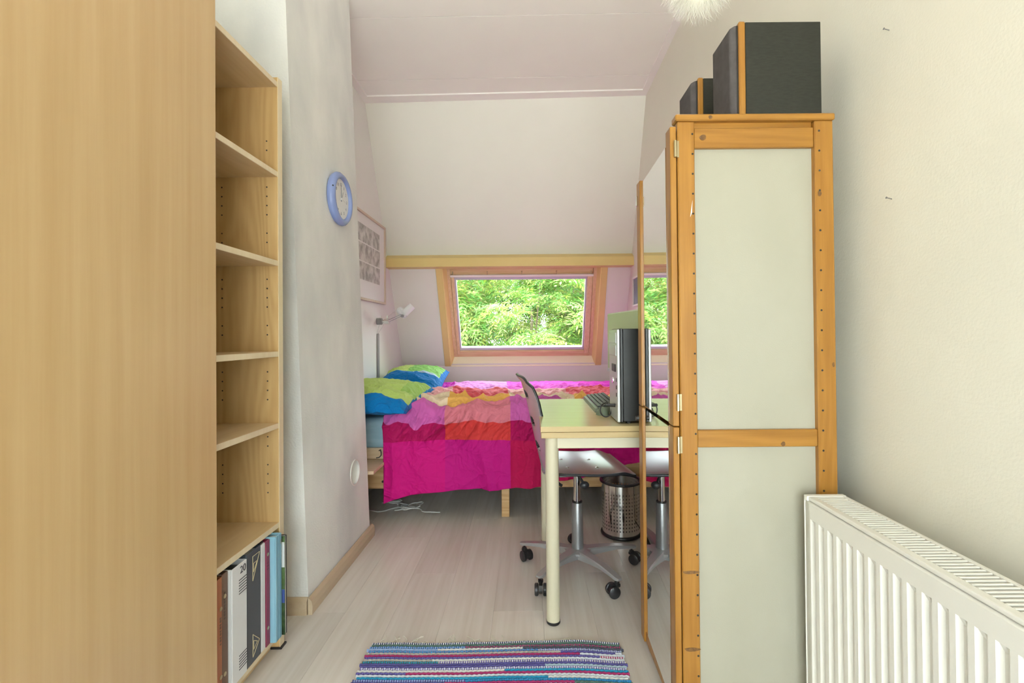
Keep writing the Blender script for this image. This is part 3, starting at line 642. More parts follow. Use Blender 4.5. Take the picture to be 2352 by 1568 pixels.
ROWS = [  # (v limit, colours for columns)
    ('mag', 'mag2', 'crim', 'mag', 'crim'), ('dcrim', 'red', 'dcrim', 'red', 'dcrim'), ('purp', 'salm', 'purp', 'salm', 'purp'),
    ('cream', 'oran', 'cream', 'oran', 'cream'), ('pink', 'rose', 'pink', 'rose', 'pink'), ('viol', 'lilac', 'viol', 'viol', 'viol')]
NU = 300
def duvet():
    YE = YK+.02
    L3 = .085+(YK-2.86); LE = L3+.09
    def path(sv, x):
        """sv = 0 where the cloth starts to bend over the bed edge; negative hangs down"""
        if sv < 0: return Vector((x, 2.804+.012*max(sv, -.2)/.2, .585+sv)), Vector((0,-1,0)), 'h'
        if sv < .085: a = sv/.085*PI/2; return Vector((x, 2.86-.056*math.cos(a), .585+.046*math.sin(a))), Vector((0,-math.cos(a),math.sin(a))), 'a'
        if sv < L3: return Vector((x, 2.86+sv-.085, .631)), Vector((0,0,1)), 't'
        return Vector((x, YK+.02*math.sin(min(1,(sv-L3)/.09)*PI/2), .631-(sv-L3))), Vector((0,.6,.6)), 'e'
    nz = lambda x, f, o: noise.noise(Vector((x*f, o, o*.7)))
    def bounds(x):
        return [interp(hem_pts, x)-.585+.006*nz(x,9,1), -.122+.006*nz(x,4,2), -.015+.045*nz(x,7,3)-.05*max(0,nz(x,13,4)), .135+.030*nz(x,6,5), .42+.035*nz(x,5,6), .95+.02*nz(x,4,7), LE]
    cnt = [60, 44, 60, 60, 64, 66]
    bm = bmesh.new(); grid = []; meta = []
    for bnd in range(6):
        for k in range(cnt[bnd]+(1 if bnd == 5 else 0)):
            r = []
            for i in range(NU+1):
                x = DX0+(DX1-DX0)*i/NU
                bs = bounds(x); sv = bs[bnd]+(bs[bnd+1]-bs[bnd])*k/cnt[bnd]
                p, nrm, kd = path(sv, x)
                y, z = p.y, p.z; d = 0
                hang = smooth01((.10-sv)/.30); top = smooth01((sv-.02)/.08)
                if hang > 0:
                    dep = max(0, -sv)
                    sw = x+.10*dep*math.sin(x*5)                       # folds fan out on their way down
                    d += .012*hang+hang*(.032*noise.noise(Vector((sw*4.6, z*.9, 3.3)))+.030*(fold((sw*4.2, z*.8, 12.0))-.5)*smooth01(dep/.25)+.014*noise.noise(Vector((sw*12, z*1.6, 9))))
                    g = math.exp(-((sv+.03)/.10)**2)
                    d += g*.042*(fold((x*6.5+(z-.5)*5*math.sin(x*3), z*3.2, 1.7))-.4)+g*.018*(fold((x*14-(z-.5)*9, z*5.0, 4.7))-.4)
                    if x < -.70: d += .020*smooth01((-.70-x)/.14)*hang
                if top > 0 and kd in 'ate':
                    yy = y-2.8
                    wr = fold((x*3.6+yy*1.8, yy*6.0-x*1.6, 5.1))-.5
                    wr2 = fold((x*8-yy*4, yy*9+x*2, 8.3))-.5
                    wr3 = fold((x*17+yy*6, yy*16, 2.3))-.5
                    amp = .046*math.exp(-((yy-.22)/.36)**2)+.018
                    dt = amp*wr+.014*wr2+.006*wr3+.030*noise.noise(Vector((x*2.2, yy*2.2, 4.4)))
                    dt += .024*math.exp(-((x+.60)/.14)**2)*(.5+1.2*noise.noise(Vector((x*7, yy*8, 2))))
                    dt *= 1-.6*smooth01((yy-1.30)/.25)
                    d += (dt+.008)*top
                q = p+nrm.normalized()*d
                if kd == 'h': q.y = min(q.y, 2.818)
                if kd == 't': q.z = max(q.z, .603)
                r.append(bm.verts.new(q))
            grid.append(r); meta.append((bnd, sum(bounds(0)[bnd:bnd+1])+0*k, k/cnt[bnd]))
    cl = bm.loops.layers.float_color.new('Col')
    for j in range(len(grid)-1):
        bnd = meta[j][0]
        for i in range(NU):
            f = bm.faces.new((grid[j][i], grid[j][i+1], grid[j+1][i+1], grid[j+1][i]))
            x = DX0+(DX1-DX0)*(i+.5)/NU; yy = max(0, grid[j][i].co.y-2.83)
            bs = (-.486-.11*yy, -.109-.06*yy, .29-.02*yy, .66)
            c = PAL[ROWS[bnd][sum(x > q for q in bs)]]
            for lp_ in f.loops: lp_[cl] = c
    return bm
dv = obj('duvet', duvet(), M['duvet'], None, True, angle=180)
tag(dv, 'rumpled pink, red and orange checked duvet spread over the bed', 'duvet')
so = dv.modifiers.new('thickness', 'SOLIDIFY'); so.thickness = .009; so.offset = -1

def pillow(name, label, loc, rot, a, b_, T, colfun, seed):
    bm = bmesh.new(); n = 72; cl = None; top, bot = [], []
    def pt(u, v, s):
        # pinched corners, seams along the edge
        eu, ev = 1-abs(u)**3.2, 1-abs(v)**3.2
        th = T*1.06*(max(1-abs(u)**2.3, 0)**.62)*(max(1-abs(v)**2.3, 0)**.58)
        shrink = 1-.055*(1-abs(v)**2)*abs(u)**4; shv = 1-.055*(1-abs(u)**2)*abs(v)**4
        x, y = a*u*shrink, b_*v*shv
        edge = max(abs(u), abs(v))
        wr = (fold((x*5+seed, y*7, s*2+seed))-.5)*.017+(fold((x*12-seed, y*10+x*6, s*3))-.5)*.009*(.4+edge**3*1.3)+.03*noise.noise(Vector((x*4, y*4, seed)))*(1-edge**4)
        rad = math.atan2(v, u)
        wr += .003*edge**4*math.sin(rad*26+3*noise.noise(Vector((x*6, y*6, seed))))*(1 if edge < .98 else .4)
        fac = min(1, th/(T*.35))
        return Vector((x, y, s*th*(1 if s > 0 else .62)+wr*fac*(1 if s > 0 else .4)))
    for j in range(n+1):
        tr, br = [], []
        for i in range(n+1):
            u, v = -1+2*i/n, -1+2*j/n
            u = math.sin(u*PI/2)*.35+u*.65; v = math.sin(v*PI/2)*.35+v*.65
            p = pt(u, v, 1); tv = bm.verts.new(p); tr.append(tv)
            if i in (0, n) or j in (0, n): br.append(tv)
            else: br.append(bm.verts.new(pt(u, v, -1)))
        top.append(tr); bot.append(br)
    cl = bm.loops.layers.float_color.new('Col')
    for j in range(n):
        for i in range(n):
            u, v = -1+2*(i+.5)/n, -1+2*(j+.5)/n
            for S, s in ((top, 1), (bot, -1)):
                q = (S[j][i], S[j][i+1], S[j+1][i+1], S[j+1][i])
                try: f = bm.faces.new(q if s > 0 else q[::-1])
                except ValueError: continue
                c = colfun(u, v, s)
                for l_ in f.loops: l_[cl] = c
    o = obj(name, bm, M['pillow'], None, True, local=True, angle=180); o.location = loc; o.rotation_euler = rot
    return tag(o, label, 'pillow', None)
BLUE, LIME, GREEN, DBLUE, PALE = (0.0,0.19,0.54,1), (0.52,0.70,0.18,1), (0.27,0.60,0.14,1), (0.0,0.09,0.38,1), (0.45,0.62,0.80,1)
def col_near(u, v, s):
    if s < 0: return BLUE
    if v < -.66: return BLUE if u < .93 else DBLUE
    if u > .95: return BLUE
    if v > .80: return (0.0,0.24,0.50,1)
    return LIME if (u < .55 or v < -.3) else (0.36,0.60,0.12,1)
def col_far(u, v, s):
    if s < 0: return BLUE
    if u > .86: return BLUE
    if v < -.30: return BLUE
    if v < -.22 : return PALE if u > .1 else BLUE
    if u < -.55: return BLUE if v < .1 else LIME
    return LIME if u < -.05 else GREEN
pillow('pillow', 'lime green pillow with a bright blue band lying nearest on the bed', (-.945, 3.03, .682), (math.radians(5), math.radians(3), math.radians(-2)), .275, .345, .100, col_near, 1.3)
pillow('pillow', 'green and blue pillow plumped against the wall farther back', (-.945, 3.90, .682), (math.radians(9), math.radians(-3), math.radians(3)), .268, .36, .120, col_far, 5.7)

# cables lying under the bed
rnd = random.Random(4)
for i in range(4):
    b = newbm(); pts = []; p = Vector((-1.05+.05*i, 2.93+.05*i, .003+.006*i)); a = rnd.uniform(0, 6)
    for k in range(34):
        a += rnd.uniform(-.9, 1.1); p = p+Vector((math.cos(a)*.022+.006, math.sin(a)*.016+(.001 if p.y < 3.1 else -.006), 0)); p.x = max(p.x, -1.2); p.y = max(p.y, 2.86)
        pts.append((p.x, p.y, .0032+.0065*i))
    tube(b, pts, .003, 6); tag(obj('cable', b, M['cable_white'], None, True), 'thin pale cable in the loose tangle under the left of the bed', 'cable', 'tangled cables under the bed')
b = newbm(); tube(b, [(-.885,2.829,.398), (-.875,2.825,.405), (-.868,2.815,.39), (-.868,2.815,.375), (-.88,2.82,.362), (-.90,2.826,.357)], .003, 6)
tag(obj('cable', b, M['black_plastic'], None, True), 'short black cable loop by the bedside board', 'cable')

# ------------------------------------------------------------------ desk
DX, DXR, DY0, DY1, DZ = .043, .815, 1.757, 2.52, .735
desk = thing('desk', 'birch topped desk on round cream metal legs behind the wardrobe', 'desk', (.43, 2.14, 0))
b = newbm(); box(b, DX, DXR, DY0, DY1, DZ-.020, DZ, .0015); obj('desktop', b, M['desk'], desk)
b = newbm(); box(b, DX+.002, DXR-.002, DY0+.001, DY1-.002, DZ-.043, DZ-.0215, .001); obj('lower_board', b, M['desk_edge'], desk)
b = newbm(); box(b, DX, DXR, DY0-.0012, DY0+.0005, DZ-.0195, DZ-.0015); obj('edge_strip', b, M['desk_edge'], desk)
for x0, x1, y0, y1 in ((DX+.05,DXR-.05,DY0+.022,DY0+.042), (DX+.05,DXR-.05,DY1-.042,DY1-.022), (DX+.022,DX+.042,DY0+.05,DY1-.05), (DXR-.042,DXR-.022,DY0+.05,DY1-.05)):
    b = newbm(); box(b, x0, x1, y0, y1, DZ-.085, DZ-.0435, .001); obj('apron', b, M['cream_metal'], desk)
for xx in (DX+.042, DXR-.042):
    for yy in (DY0+.036, DY1-.036):
        b = newbm(); lathe(b, [(0,.012), (.025,.012), (.025,DZ-.0435), (0,DZ-.0435)], (xx, yy, 0), 'Z', 28); lg = obj('leg', b, M['cream_metal'], desk, True)
        b = newbm(); lathe(b, [(0,0), (.023,0), (.0262,.004), (.0262,.012), (0,.012)], (xx, yy, 0), 'Z', 24); obj('foot_cap', b, M['black_plastic'], lg, True)

# computer tower
PX0, PX1, PYA, PYB, PZ1 = .338, .755, 1.803, 1.978, 1.092
pc = thing('computer_tower', 'computer tower with silver front and black side standing on the desk', 'computer', (.54, 1.89, DZ))
b = newbm(); box(b, PX0+.018, PX1, PYA, PYB, DZ+.008, PZ1, .002); obj('case', b, M['pc_black'], pc)
b = newbm(); box(b, PX0+.008, PX0+.018, PYA-.001, PYB+.001, DZ+.006, PZ1+.001, .002); obj('front_frame', b, M['black_plastic'], pc)
b = newbm(); box(b, PX0-.004, PX0+.008, PYA+.001, PYB-.001, DZ+.004, PZ1-.002, .004, 2); fr = obj('front_panel', b, M['pc_silver'], pc)
for k in range(2):
    b = newbm(); box(b, PX0-.007, PX0-.003, PYA+.018, PYB-.014, PZ1-.055-.048*k, PZ1-.014-.048*k, .0015); bay = obj('drive_bay', b, M['pc_silver'], fr)
    b = newbm(); box(b, PX0-.0075, PX0-.0069, PYA+.025, PYB-.03, PZ1-.047-.048*k, PZ1-.043-.048*k); obj('drive_slot', b, M['dark'], bay) if False else b.free()
b = newbm(); box(b, PX0-.007, PX0-.003, PYA+.03, PYA+.105, PZ1-.165, PZ1-.135, .002); obj('card_reader', b, M['black_plastic'], fr)
b = newbm(); lathe(b, [(0,-.007), (.012,-.007), (.013,-.003), (0,-.003)], (PX0, PYA+.088, PZ1-.20), 'X', 20); obj('power_button', b, M['chrome'], fr)
for k in range(3):
    b = newbm(); box(b, PX0-.0055, PX0-.0035, PYA+.012, PYA+.02, DZ+.10+.028*k, DZ+.114+.028*k); obj('port', b, M['dark'], fr)
for xx, yy in ((PX0+.04,PYA+.02), (PX1-.03,PYA+.02), (PX0+.04,PYB-.02), (PX1-.03,PYB-.02)):
    b = newbm(); lathe(b, [(0,0), (.010,0), (.011,.008), (0,.008)], (xx, yy, DZ), 'Z', 12); obj('foot', b, M['rubber'], pc)
# monitor beyond the tower
mo = thing('monitor', 'flat monitor with window reflection coloured into its screen, half hidden behind the computer tower', 'monitor', (.50, 2.23, DZ), 0)
A, Bp = Vector((.405, 2.45, 0)), Vector((.472, 2.03, 0)); dr = (Bp-A).normalized(); nr = Vector((-dr.y, dr.x, 0)); nr = nr if nr.x > 0 else -nr
ln = (Bp-A).length
def mbox(b, u0, u1, n0, n1, z0, z1): hexa(b, [tuple(A+dr*u+nr*n+Vector((0,0,z))) for z in (z0, z1) for u, n in ((u0,n0), (u1,n0), (u1,n1), (u0,n1))])
b = newbm(); mbox(b, 0, ln, .004, .030, .884, 1.178); obj('housing', b, M['monitor_bezel'], mo)
b = newbm(); mbox(b, .006, ln-.006, 0, .004, .902, 1.172); obj('screen', b, M['monitor'], mo)
b = newbm(); mbox(b, 0, ln, -.002, .004, .884, .900); obj('lower_bezel', b, M['seal'], mo)
b = newbm(); mbox(b, ln/2-.03, ln/2+.03, .03, .05, DZ+.012, 1.0); obj('stand_neck', b, M['seal'], mo)
b = newbm(); mbox(b, ln/2-.11, ln/2+.11, -.02, .13, DZ, DZ+.012); obj('stand_foot', b, M['seal'], mo)
# keyboard
KX0, KX1, KY0, KY1 = .285, .44, 2.07, 2.50
kb = thing('keyboard', 'dark computer keyboard lying on the desk beyond the tower', 'keyboard', (.36, 2.28, DZ))
b = newbm(); hexa(b, [(KX0,KY0,DZ), (KX1-.04,KY0,DZ), (KX1-.04,KY1,DZ), (KX0,KY1,DZ), (KX0+.003,KY0+.003,DZ+.016), (KX1-.043,KY0+.003,DZ+.030), (KX1-.043,KY1-.003,DZ+.030), (KX0+.003,KY1-.003,DZ+.016)])
obj('shell', b, M['kb_body'], kb)
kb_mesh = None
for r in range(5):
    for c in range(20):
        x0 = KX0+.014+r*.0185; y0 = KY0+.014+c*.0203; z0 = DZ+.017+.014*(x0-KX0)/.112
        if kb_mesh is None:
            b = newbm(); hexa(b, [(0,0,0), (.0165,0,.002), (.0165,.018,.002), (0,.018,0), (.002,.002,.007), (.0145,.002,.009), (.0145,.016,.009), (.002,.016,.007)])
            kb_mesh = bpy.data.meshes.new('key'); bmesh.ops.recalc_face_normals(b, faces=b.faces[:]); b.to_mesh(kb_mesh); b.free(); kb_mesh.materials.append(M['key'])
        o = bpy.data.objects.new('key', kb_mesh); C.objects.link(o); o.parent = kb; o.location = Vector((x0, y0, z0))-kb.location
# mouse and cable plugged into the tower
ms = thing('computer_mouse', 'dark computer mouse on the desk beside the keyboard', 'mouse', (.315, 2.01, DZ))
b = newbm(); bmesh.ops.create_uvsphere(b, u_segments=24, v_segments=14, radius=1)
for v in b.verts:
    z = v.co.z; v.co = Vector((.31+v.co.x*.028, 2.012+v.co.y*.030, DZ+(.034*z if z > 0 else 0)))
obj('mouse_body', b, M['kb_body'], ms, True)
b = newbm(); box(b, .2895, .296, 2.007, 2.013, DZ+.02, DZ+.028, .002); obj('scroll_wheel', b, M['black_plastic'], ms)
uc = thing('usb_cable', 'black cable looped from the front of the computer tower onto the desk', 'cable', (.31, 1.93, DZ))
b = newbm(); pts = [(.312+.024*math.cos(a)*1.0, 1.945-.012*math.sin(a*.5), DZ+.032+.028*math.sin(a)) for a in [k*2*PI/28 for k in range(3, 29)]]
pts = [(PX0-.03, 1.86, DZ+.062), (.318, 1.90, DZ+.064)]+pts; tube(b, pts, .0028, 8); obj('cord', b, M['black_plastic'], uc, True)
b = newbm(); tube(b, [(PX0-.034,1.858,DZ+.062), (PX0-.005,1.85,DZ+.062)], .0065, 8); obj('plug', b, M['black_plastic'], uc, True)

# ------------------------------------------------------------------ office chair
ch = thing('office_chair', 'grey laminate swivel chair on five castors pushed under the desk', 'chair', (.218, 2.2, 0), math.radians(8))
def sheet_part(name, f, nu, nv, hole=None, th=.011, m=None, edge=None):
    bm = bmesh.new(); g = [[bm.verts.new(f(i/nu, j/nv)) for i in range(nu+1)] for j in range(nv+1)]
    for j in range(nv):
        for i in range(nu):
            if hole and hole((i+.5)/nu, (j+.5)/nv): continue
            bm.faces.new((g[j][i], g[j][i+1], g[j+1][i+1], g[j+1][i]))
    bmesh.ops.delete(bm, geom=[v for v in bm.verts if not v.link_faces], context='VERTS')
    o = obj(name, bm, m, ch, True, local=True, angle=40)
    o.data.materials.append(edge)
    md = o.modifiers.new('thickness', 'SOLIDIFY'); md.thickness = th; md.offset = 0; md.material_offset_rim = 1
    return o
def rounded(u, v, W, Lh, r):
    return 1
def seat_f(u, v):
    # u across (y), v along depth (x)
    x = -.150+.365*v; yy = (u-.5)*2
    hw = .205*(1-.10*smooth01((v-.75)/.25))
    rr = .07
    if v < .18: hw *= math.sqrt(max(0, 1-((.18-v)/.18)**2*.32))
    z = .487+.010*math.cos(v*PI*1.4)-.012*(1-yy*yy)*(1-smooth01((v-.5)/.5))
    z += .010-.016*(1-v); z -= .026*smooth01((v-.78)/.22)**1.5
    return (x, yy*hw, z)
def back_f(u, v):
    yy = (u-.5)*2
    hw = (.18+.015*math.sin(v*PI))*(1-.10*max(0, (v-.85)/.15)**2)
    prof = [(0,-.125,.440), (.08,-.148,.455), (.2,-.165,.52), (.45,-.190,.64), (.75,-.222,.79), (.92,-.246,.865), (1,-.270,.893)]
    for (a, x0, z0), (b_, x1, z1) in zip(prof, prof[1:]):
        if v <= b_: t = (v-a)/(b_-a); x, z = x0+(x1-x0)*t, z0+(z1-z0)*t; break
    z -= .018*abs(yy)**6*smooth01((v-.8)/.2); x += .018*yy*yy
    return (x, yy*hw, z)
def back_hole(u, v):
    for vc in (.31, .54, .79):
        if ((u-.5)/.15)**4+((v-vc)/.036)**4 < 1: return True
    return False
M['ply_seat'] = mat('grey_laminate_window_sheen', (0.60,0.65,0.62,1), 0.2, 0.0, 0.8)  # lighter copy of the grey laminate, window sheen put into its colour
M['ply_edge'] = mat('dark_ply_edge', (0.03,0.03,0.035,1), 0.4)
for nm, f, hl in (('seat', seat_f, None), ('backrest', back_f, back_hole)):
    o = sheet_part(nm, f, 60, 100, hl, .011, M['ply_seat'] if nm == 'seat' else M['ply'], M['ply_edge'])
for xx, yy in ((-.06,-.07), (.075,-.07), (-.06,.07), (.075,.07)):
    z = seat_f(.5+yy/.41, (xx+.150)/.365)[2]
    b = newbm(); lathe(b, [(0,-.004), (.008,-.004), (.008,.0025), (.005,.004), (0,.004)], (xx, yy, z+.0042), 'Z', 14); obj('screw', b, M['chrome'], ch, True, local=True)
b = newbm(); box(b, -.10, .11, -.09, .09, .448, .458, .002); box(b, -.16, -.10, -.03, .03, .448, .456, .002); obj('seat_plate', b, M['grey_metal'], ch, local=True)
b = newbm(); tube(b, [(-.12,.0,.452), (-.150,0,.455), (-.158,0,.50), (-.168,0,.56)], .012, 10); obj('back_bracket', b, M['grey_metal'], ch, True, local=True)
b = newbm(); lathe(b, [(0,.28), (.0165,.28), (.0165,.45), (0,.45)], (0,0,0), 'Z', 24); obj('gas_lift', b, M['chrome'], ch, True, local=True)
b = newbm(); lathe(b, [(0,.09), (.027,.09), (.0245,.30), (.022,.306), (.0185,.306), (0,.306)], (0,0,0), 'Z', 28); obj('column', b, M['grey_metal'], ch, True, local=True)
b = newbm(); lathe(b, [(.0183,.306), (.0235,.306), (.0235,.311), (.0183,.311)], (0,0,0), 'Z', 24, closed=True); obj('collar', b, M['black_plastic'], ch, True, local=True)
b = newbm(); tube(b, [(.005,-.015,.43), (.022,-.035,.40), (.032,-.045,.385)], .006, 8)
bmesh.ops.create_uvsphere(b, u_segments=14, v_segments=10, radius=.022, matrix=Matrix.Translation((.026,-.036,.392)) @ Matrix.Diagonal((1,.7,.8,1))); obj('lever_knob', b, M['black_plastic'], ch, True, local=True)
b = newbm(); lathe(b, [(0,.060), (.036,.064), (.058,.083), (.060,.094), (.030,.100), (0,.100)], (0,0,0), 'Z', 32); obj('hub', b, M['silver_paint'], ch, True, local=True)
for k in range(5):
    a = math.radians(-8-5+18+72*k); d = Vector((math.cos(a), math.sin(a), 0)); s = Vector((-d.y, d.x, 0)); u = Vector((0,0,1))
    b = newbm(); rings = []
    for t, wd, zt, zb in ((.03,.027,.098,.062), (.10,.0235,.098,.072), (.18,.020,.094,.078), (.24,.018,.085,.074), (.272,.017,.080,.069), (.286,.010,.078,.070)):
        rings.append([b.verts.new(d*t+s*w_*wd+u*z_) for w_, z_ in ((-1,zb), (1,zb), (1,zt-.004), (.75,zt), (-.75,zt), (-1,zt-.004))])
    for r0, r1 in zip(rings, rings[1:]):
        for i in range(6): b.faces.new((r0[i], r0[(i+1) % 6], r1[(i+1) % 6], r1[i]))
    b.faces.new(rings[0]); b.faces.new(rings[-1]); obj('base_leg', b, M['silver_paint'], ch, True, local=True, angle=30)
    cp = d*.266; ang = [2.4, .3, 2.0, 1.4, 0.1][k]; wd_ = Vector((math.cos(ang), math.sin(ang), 0)); ax = Vector((-wd_.y, wd_.x, 0))
    q = Matrix((( wd_.x, ax.x, 0, cp.x), (wd_.y, ax.y, 0, cp.y), (0,0,1,0), (0,0,0,1)))
    b = newbm(); tube(b, [(0,0,.05), (0,0,.074)], .005, 8); lathe(b, [(0,.046), (.011,.046), (.011,.056), (0,.056)], (0,0,0), 'Z', 12)
    pts = [(.012,.050), (-.006,.054), (-.030,.046), (-.041,.028), (-.036,.016), (-.016,.022), (.002,.036), (.012,.040)]
    prism(b, [(x_, -.008, z_) for x_, z_ in pts], (0,.016,0))
    for v in b.verts: v.co = q @ v.co
    cs = obj('castor', b, M['black_plastic'], ch, local=True)
    for sg in (-1, 1):
        b = newbm(); lathe(b, [(0,-.008), (.020,-.008), (.0245,-.005), (.0245,.005), (.020,.008), (0,.008)], (-.018, sg*.0175, .0245), 'Y', 24)
        for v in b.verts: v.co = q @ v.co
        obj('wheel', b, M['black_plastic'], cs, True, local=True)

# ------------------------------------------------------------------ waste bin
wb = thing('waste_bin', 'perforated steel waste bin with black rims under the desk', 'bin', (.492, 2.585, 0))
Rb = .104
def bin_shell():
    bm = bmesh.new(); nc = 40; zs = [.018]; nr_ = 11
    z0, z1 = .040, .245; ph = (z1-z0)/nr_
    for r in range(nr_):
        zc = z0+(r+.5)*ph; zs += [zc-.0042, zc+.0042]
    zs.append(.285)
    ang = []
    for c in range(nc):
        a = 2*PI*c/nc; ang += [a, a+2*PI/nc*.33, a+2*PI/nc*.67]
    na = len(ang)
    rad = lambda z: Rb*(0.965+.05*z/.29)
    g = [[bm.verts.new((rad(z)*math.cos(a), rad(z)*math.sin(a), z)) for a in ang] for z in zs]
    for j in range(len(zs)-1):
        for i in range(na):
            if j % 2 == 1 and j < len(zs)-2 and i % 3 == 1: continue
            bm.faces.new((g[j][i], g[j][(i+1) % na], g[j+1][(i+1) % na], g[j+1][i]))
    return bm
o = obj('shell', bin_shell(), M['steel'], wb, False, local=True)
md = o.modifiers.new('thickness', 'SOLIDIFY'); md.thickness = .0008
def ring(R_, z, r, m, nm):
    b = newbm(); lathe(b, [(R_+r*math.cos(t), z+r*math.sin(t)) for t in [k*PI/5 for k in range(10)]], (0,0,0), 'Z', 56, closed=True); obj(nm, b, m, wb, True, local=True)
ring(Rb*1.02, .288, .0075, M['black_plastic'], 'top_rim'); ring(Rb*.97, .012, .009, M['black_plastic'], 'base_rim')
b = newbm(); lathe(b, [(0,.004), (Rb*.96,.004), (Rb*.96,.018), (0,.018)], (0,0,0), 'Z', 40); obj('bottom', b, M['rubber'], wb, local=True)
b = newbm(); tube(b, [(.60,2.48,.58), (.595,2.46,.42), (.600,2.47,.30), (.608,2.47,.2), (.60,2.49,.08), (.62,2.6,.006), (.74,2.66,.005)], .0035, 8)
tag(obj('power_cable', b, M['black_plastic'], None, True), 'black power cable hanging beside the waste bin', 'cable')

# ------------------------------------------------------------------ wardrobe on the right
WX0, WX1, WY0, WY1, WZ = .405, .823, 1.28, 1.735, 1.658
wr = thing('wardrobe', 'orange pine wardrobe with mirrored doors and grey side panels', 'wardrobe', (.6, 1.5, 0))
b = newbm(); box(b, WX0-.006, WX1+.003, WY0-.006, WY0+.032, WZ-.018, WZ, .003); obj('top_rail', b, M['pine_y'], wr)
b = newbm(); box(b, WX0+.06, WX1+.003, WY0+.0325, WY1+.004, WZ-.018, WZ, .002); obj('top_board', b, M['pine_y'], wr)
WF = WX0+.06
LP, RP = (WX0, WX0+.046), (WX1-.050, WX1)
for x0, x1, y0, y1 in ((LP[0],LP[1],WY0,WY0+.03), (RP[0],RP[1],WY0,WY0+.03), (WF,WF+.046,WY1-.03,WY1), (RP[0],RP[1],WY1-.03,WY1)):
    b = newbm(); box(b, x0, x1, y0, y1, 0, WZ-.018, .0025); obj('post', b, M['pine'], wr)
RL = (('rail', WZ-.088, WZ-.034), ('rail', .766, .812), ('rail', .04, .10))
for nm, z0, z1 in RL:
    for y0 in (WY0+.004, WY1-.026):
        b = newbm(); box(b, LP[1] if y0 < 1.5 else WF+.046, RP[0], y0, y0+.022, z0, z1, .002); obj(nm, b, M['pine_y'], wr)
b = newbm(); box(b, LP[1], RP[0]-.002, WY0+.012, WY0+.028, WZ-.0345, WZ-.018); obj('rail', b, M['pine_y'], wr)
for z0, z1 in ((.10, .766), (.812, WZ-.088)):
    for y0 in (WY0+.016, WY1-.022):
        b = newbm(); box(b, LP[1]-.004 if y0 < 1.5 else WF+.04, RP[0]+.004, y0, y0+.006, z0-.004, z1+.004); obj('side_panel', b, M['panel'], wr)
b = newbm(); box(b, WX1-.012, WX1-.006, WY0+.03, WY1-.03, .04, WZ-.018); obj('back_panel', b, M['panel'], wr)
for z in (.06, .78, 1.2):
    b = newbm(); box(b, WF, WX1-.02, WY0+.032, WY1-.032, z, z+.016); obj('shelf', b, M['pine_y'], wr)
b = newbm()
for k in range(30):
    z = WZ-.052-.0535*k
    if z < .05: break
    lathe(b, [(0,-.0006), (.0028,-.0006), (.0028,.001), (0,.001)], (LP[1]-.006+.000*k, WY0, z), 'Y', 8)
    lathe(b, [(0,-.0006), (.0028,-.0006), (.0028,.001), (0,.001)], (RP[0]+.012, WY0, z+.006), 'Y', 8)
obj('peg_hole', b, M['dark'], wr, kind='stuff')
def knot(x, z, rx, rz, y=WY0):
    b = newbm(); pts = [(x+rx*math.cos(a)*(1+.12*math.sin(3*a+x*90)), y-.0005, z+rz*math.sin(a)*(1+.1*math.cos(2*a+z*70))) for a in [k*2*PI/16 for k in range(16)]]
    prism(b, pts, (0,.0012,0)); obj('knot', b, M['knot'], wr)
knot(.475, WZ-.060, .009, .008, WY0+.004); knot(.680, .774, .006, .006, WY0+.004); knot(.492, WZ-.010, .0055, .005, WY0-.006)
knot(.784, WZ-.215, .005, .008); knot(LP[0]+.022, .436, .022, .0045); knot(LP[0]+.024, .232, .021, .005); knot(.815, .985, .003, .007)
b = newbm(); prism(b, [(LP[1]-.014,WY0-.0004,1.383), (LP[1]-.009,WY0-.0004,1.395), (LP[1]-.0075,WY0-.0004,1.428), (LP[1]-.011,WY0-.0004,1.405)], (0,.001,0)); obj('chip', b, M['mat_board'], wr, label='white paint chip')
# doors: stiles, rails, mirror; upper and lower
XD0, XD1, DYA, DYB = .3855, .402, 1.281, 1.688
def door(z0, z1, mz0, mz1, upper):
    bx = newbm(); box(bx, XD0, XD1, DYA, DYA+.042, z0, z1, .0015); d = obj('door', bx, M['pine'], wr)
    b = newbm(); box(b, XD0+.002, XD1, DYB-.046, DYB, z0, z1-.028 if upper else z1, .0015); obj('stile', b, M['pine'], d)
    b = newbm(); box(b, XD0+.008, XD1, DYA+.042, DYB-.046, z0, z0+.035, .001); obj('door_rail', b, M['pine_y'], d)
    b = newbm(); box(b, XD0+.008, XD1, DYA+.042, DYB-.046, mz1-.045, mz1-.01, .001); obj('door_rail', b, M['pine_y'], d)
    b = newbm(); box(b, XD0+.009, XD1-.002, DYA+.042, DYB-.046, z0+.035, mz1-.045); obj('door_backing', b, M['panel'], d)
    xa, xb = XD0+MIR_A, XD0+MIR_B
    b = newbm(); y0, y1 = DYA+.043, DYB-.014
    hexa(b, [(xa,y0,mz0), (xa+.004,y0,mz0), (xb+.004,y1,mz0), (xb,y1,mz0), (xa,y0,mz1), (xa+.004,y0,mz1), (xb+.004,y1,mz1), (xb,y1,mz1)]); obj('mirror', b, M['mirror'], d)
    return d
MIR_A, MIR_B = -.001, .009
du = door(.824, 1.627, .829, 1.587, True)
dl = door(.022, .821, .060, .817, False)
def hinge(z, d):
    b = newbm(); tube(b, [(XD1-.004, WY0-.004, z-.022), (XD1-.004, WY0-.004, z+.022)], .0045, 10); box(b, XD1-.003, XD1+.006, WY0-.003, WY0-.0005, z-.022, z+.022); h = obj('hinge', b, M['hinge'], d, True)
hinge(1.565, du); hinge(.888, du); hinge(.775, dl); hinge(.12, dl)
for d, z in ((du, 1.535),):
    b = newbm(); box(b, XD0-.006, XD0+.004, DYB-.022, DYB-.010, z-.018, z+.018, .003, 2); obj('mirror_clip', b, M['chrome'], d, label='chrome mirror clip')
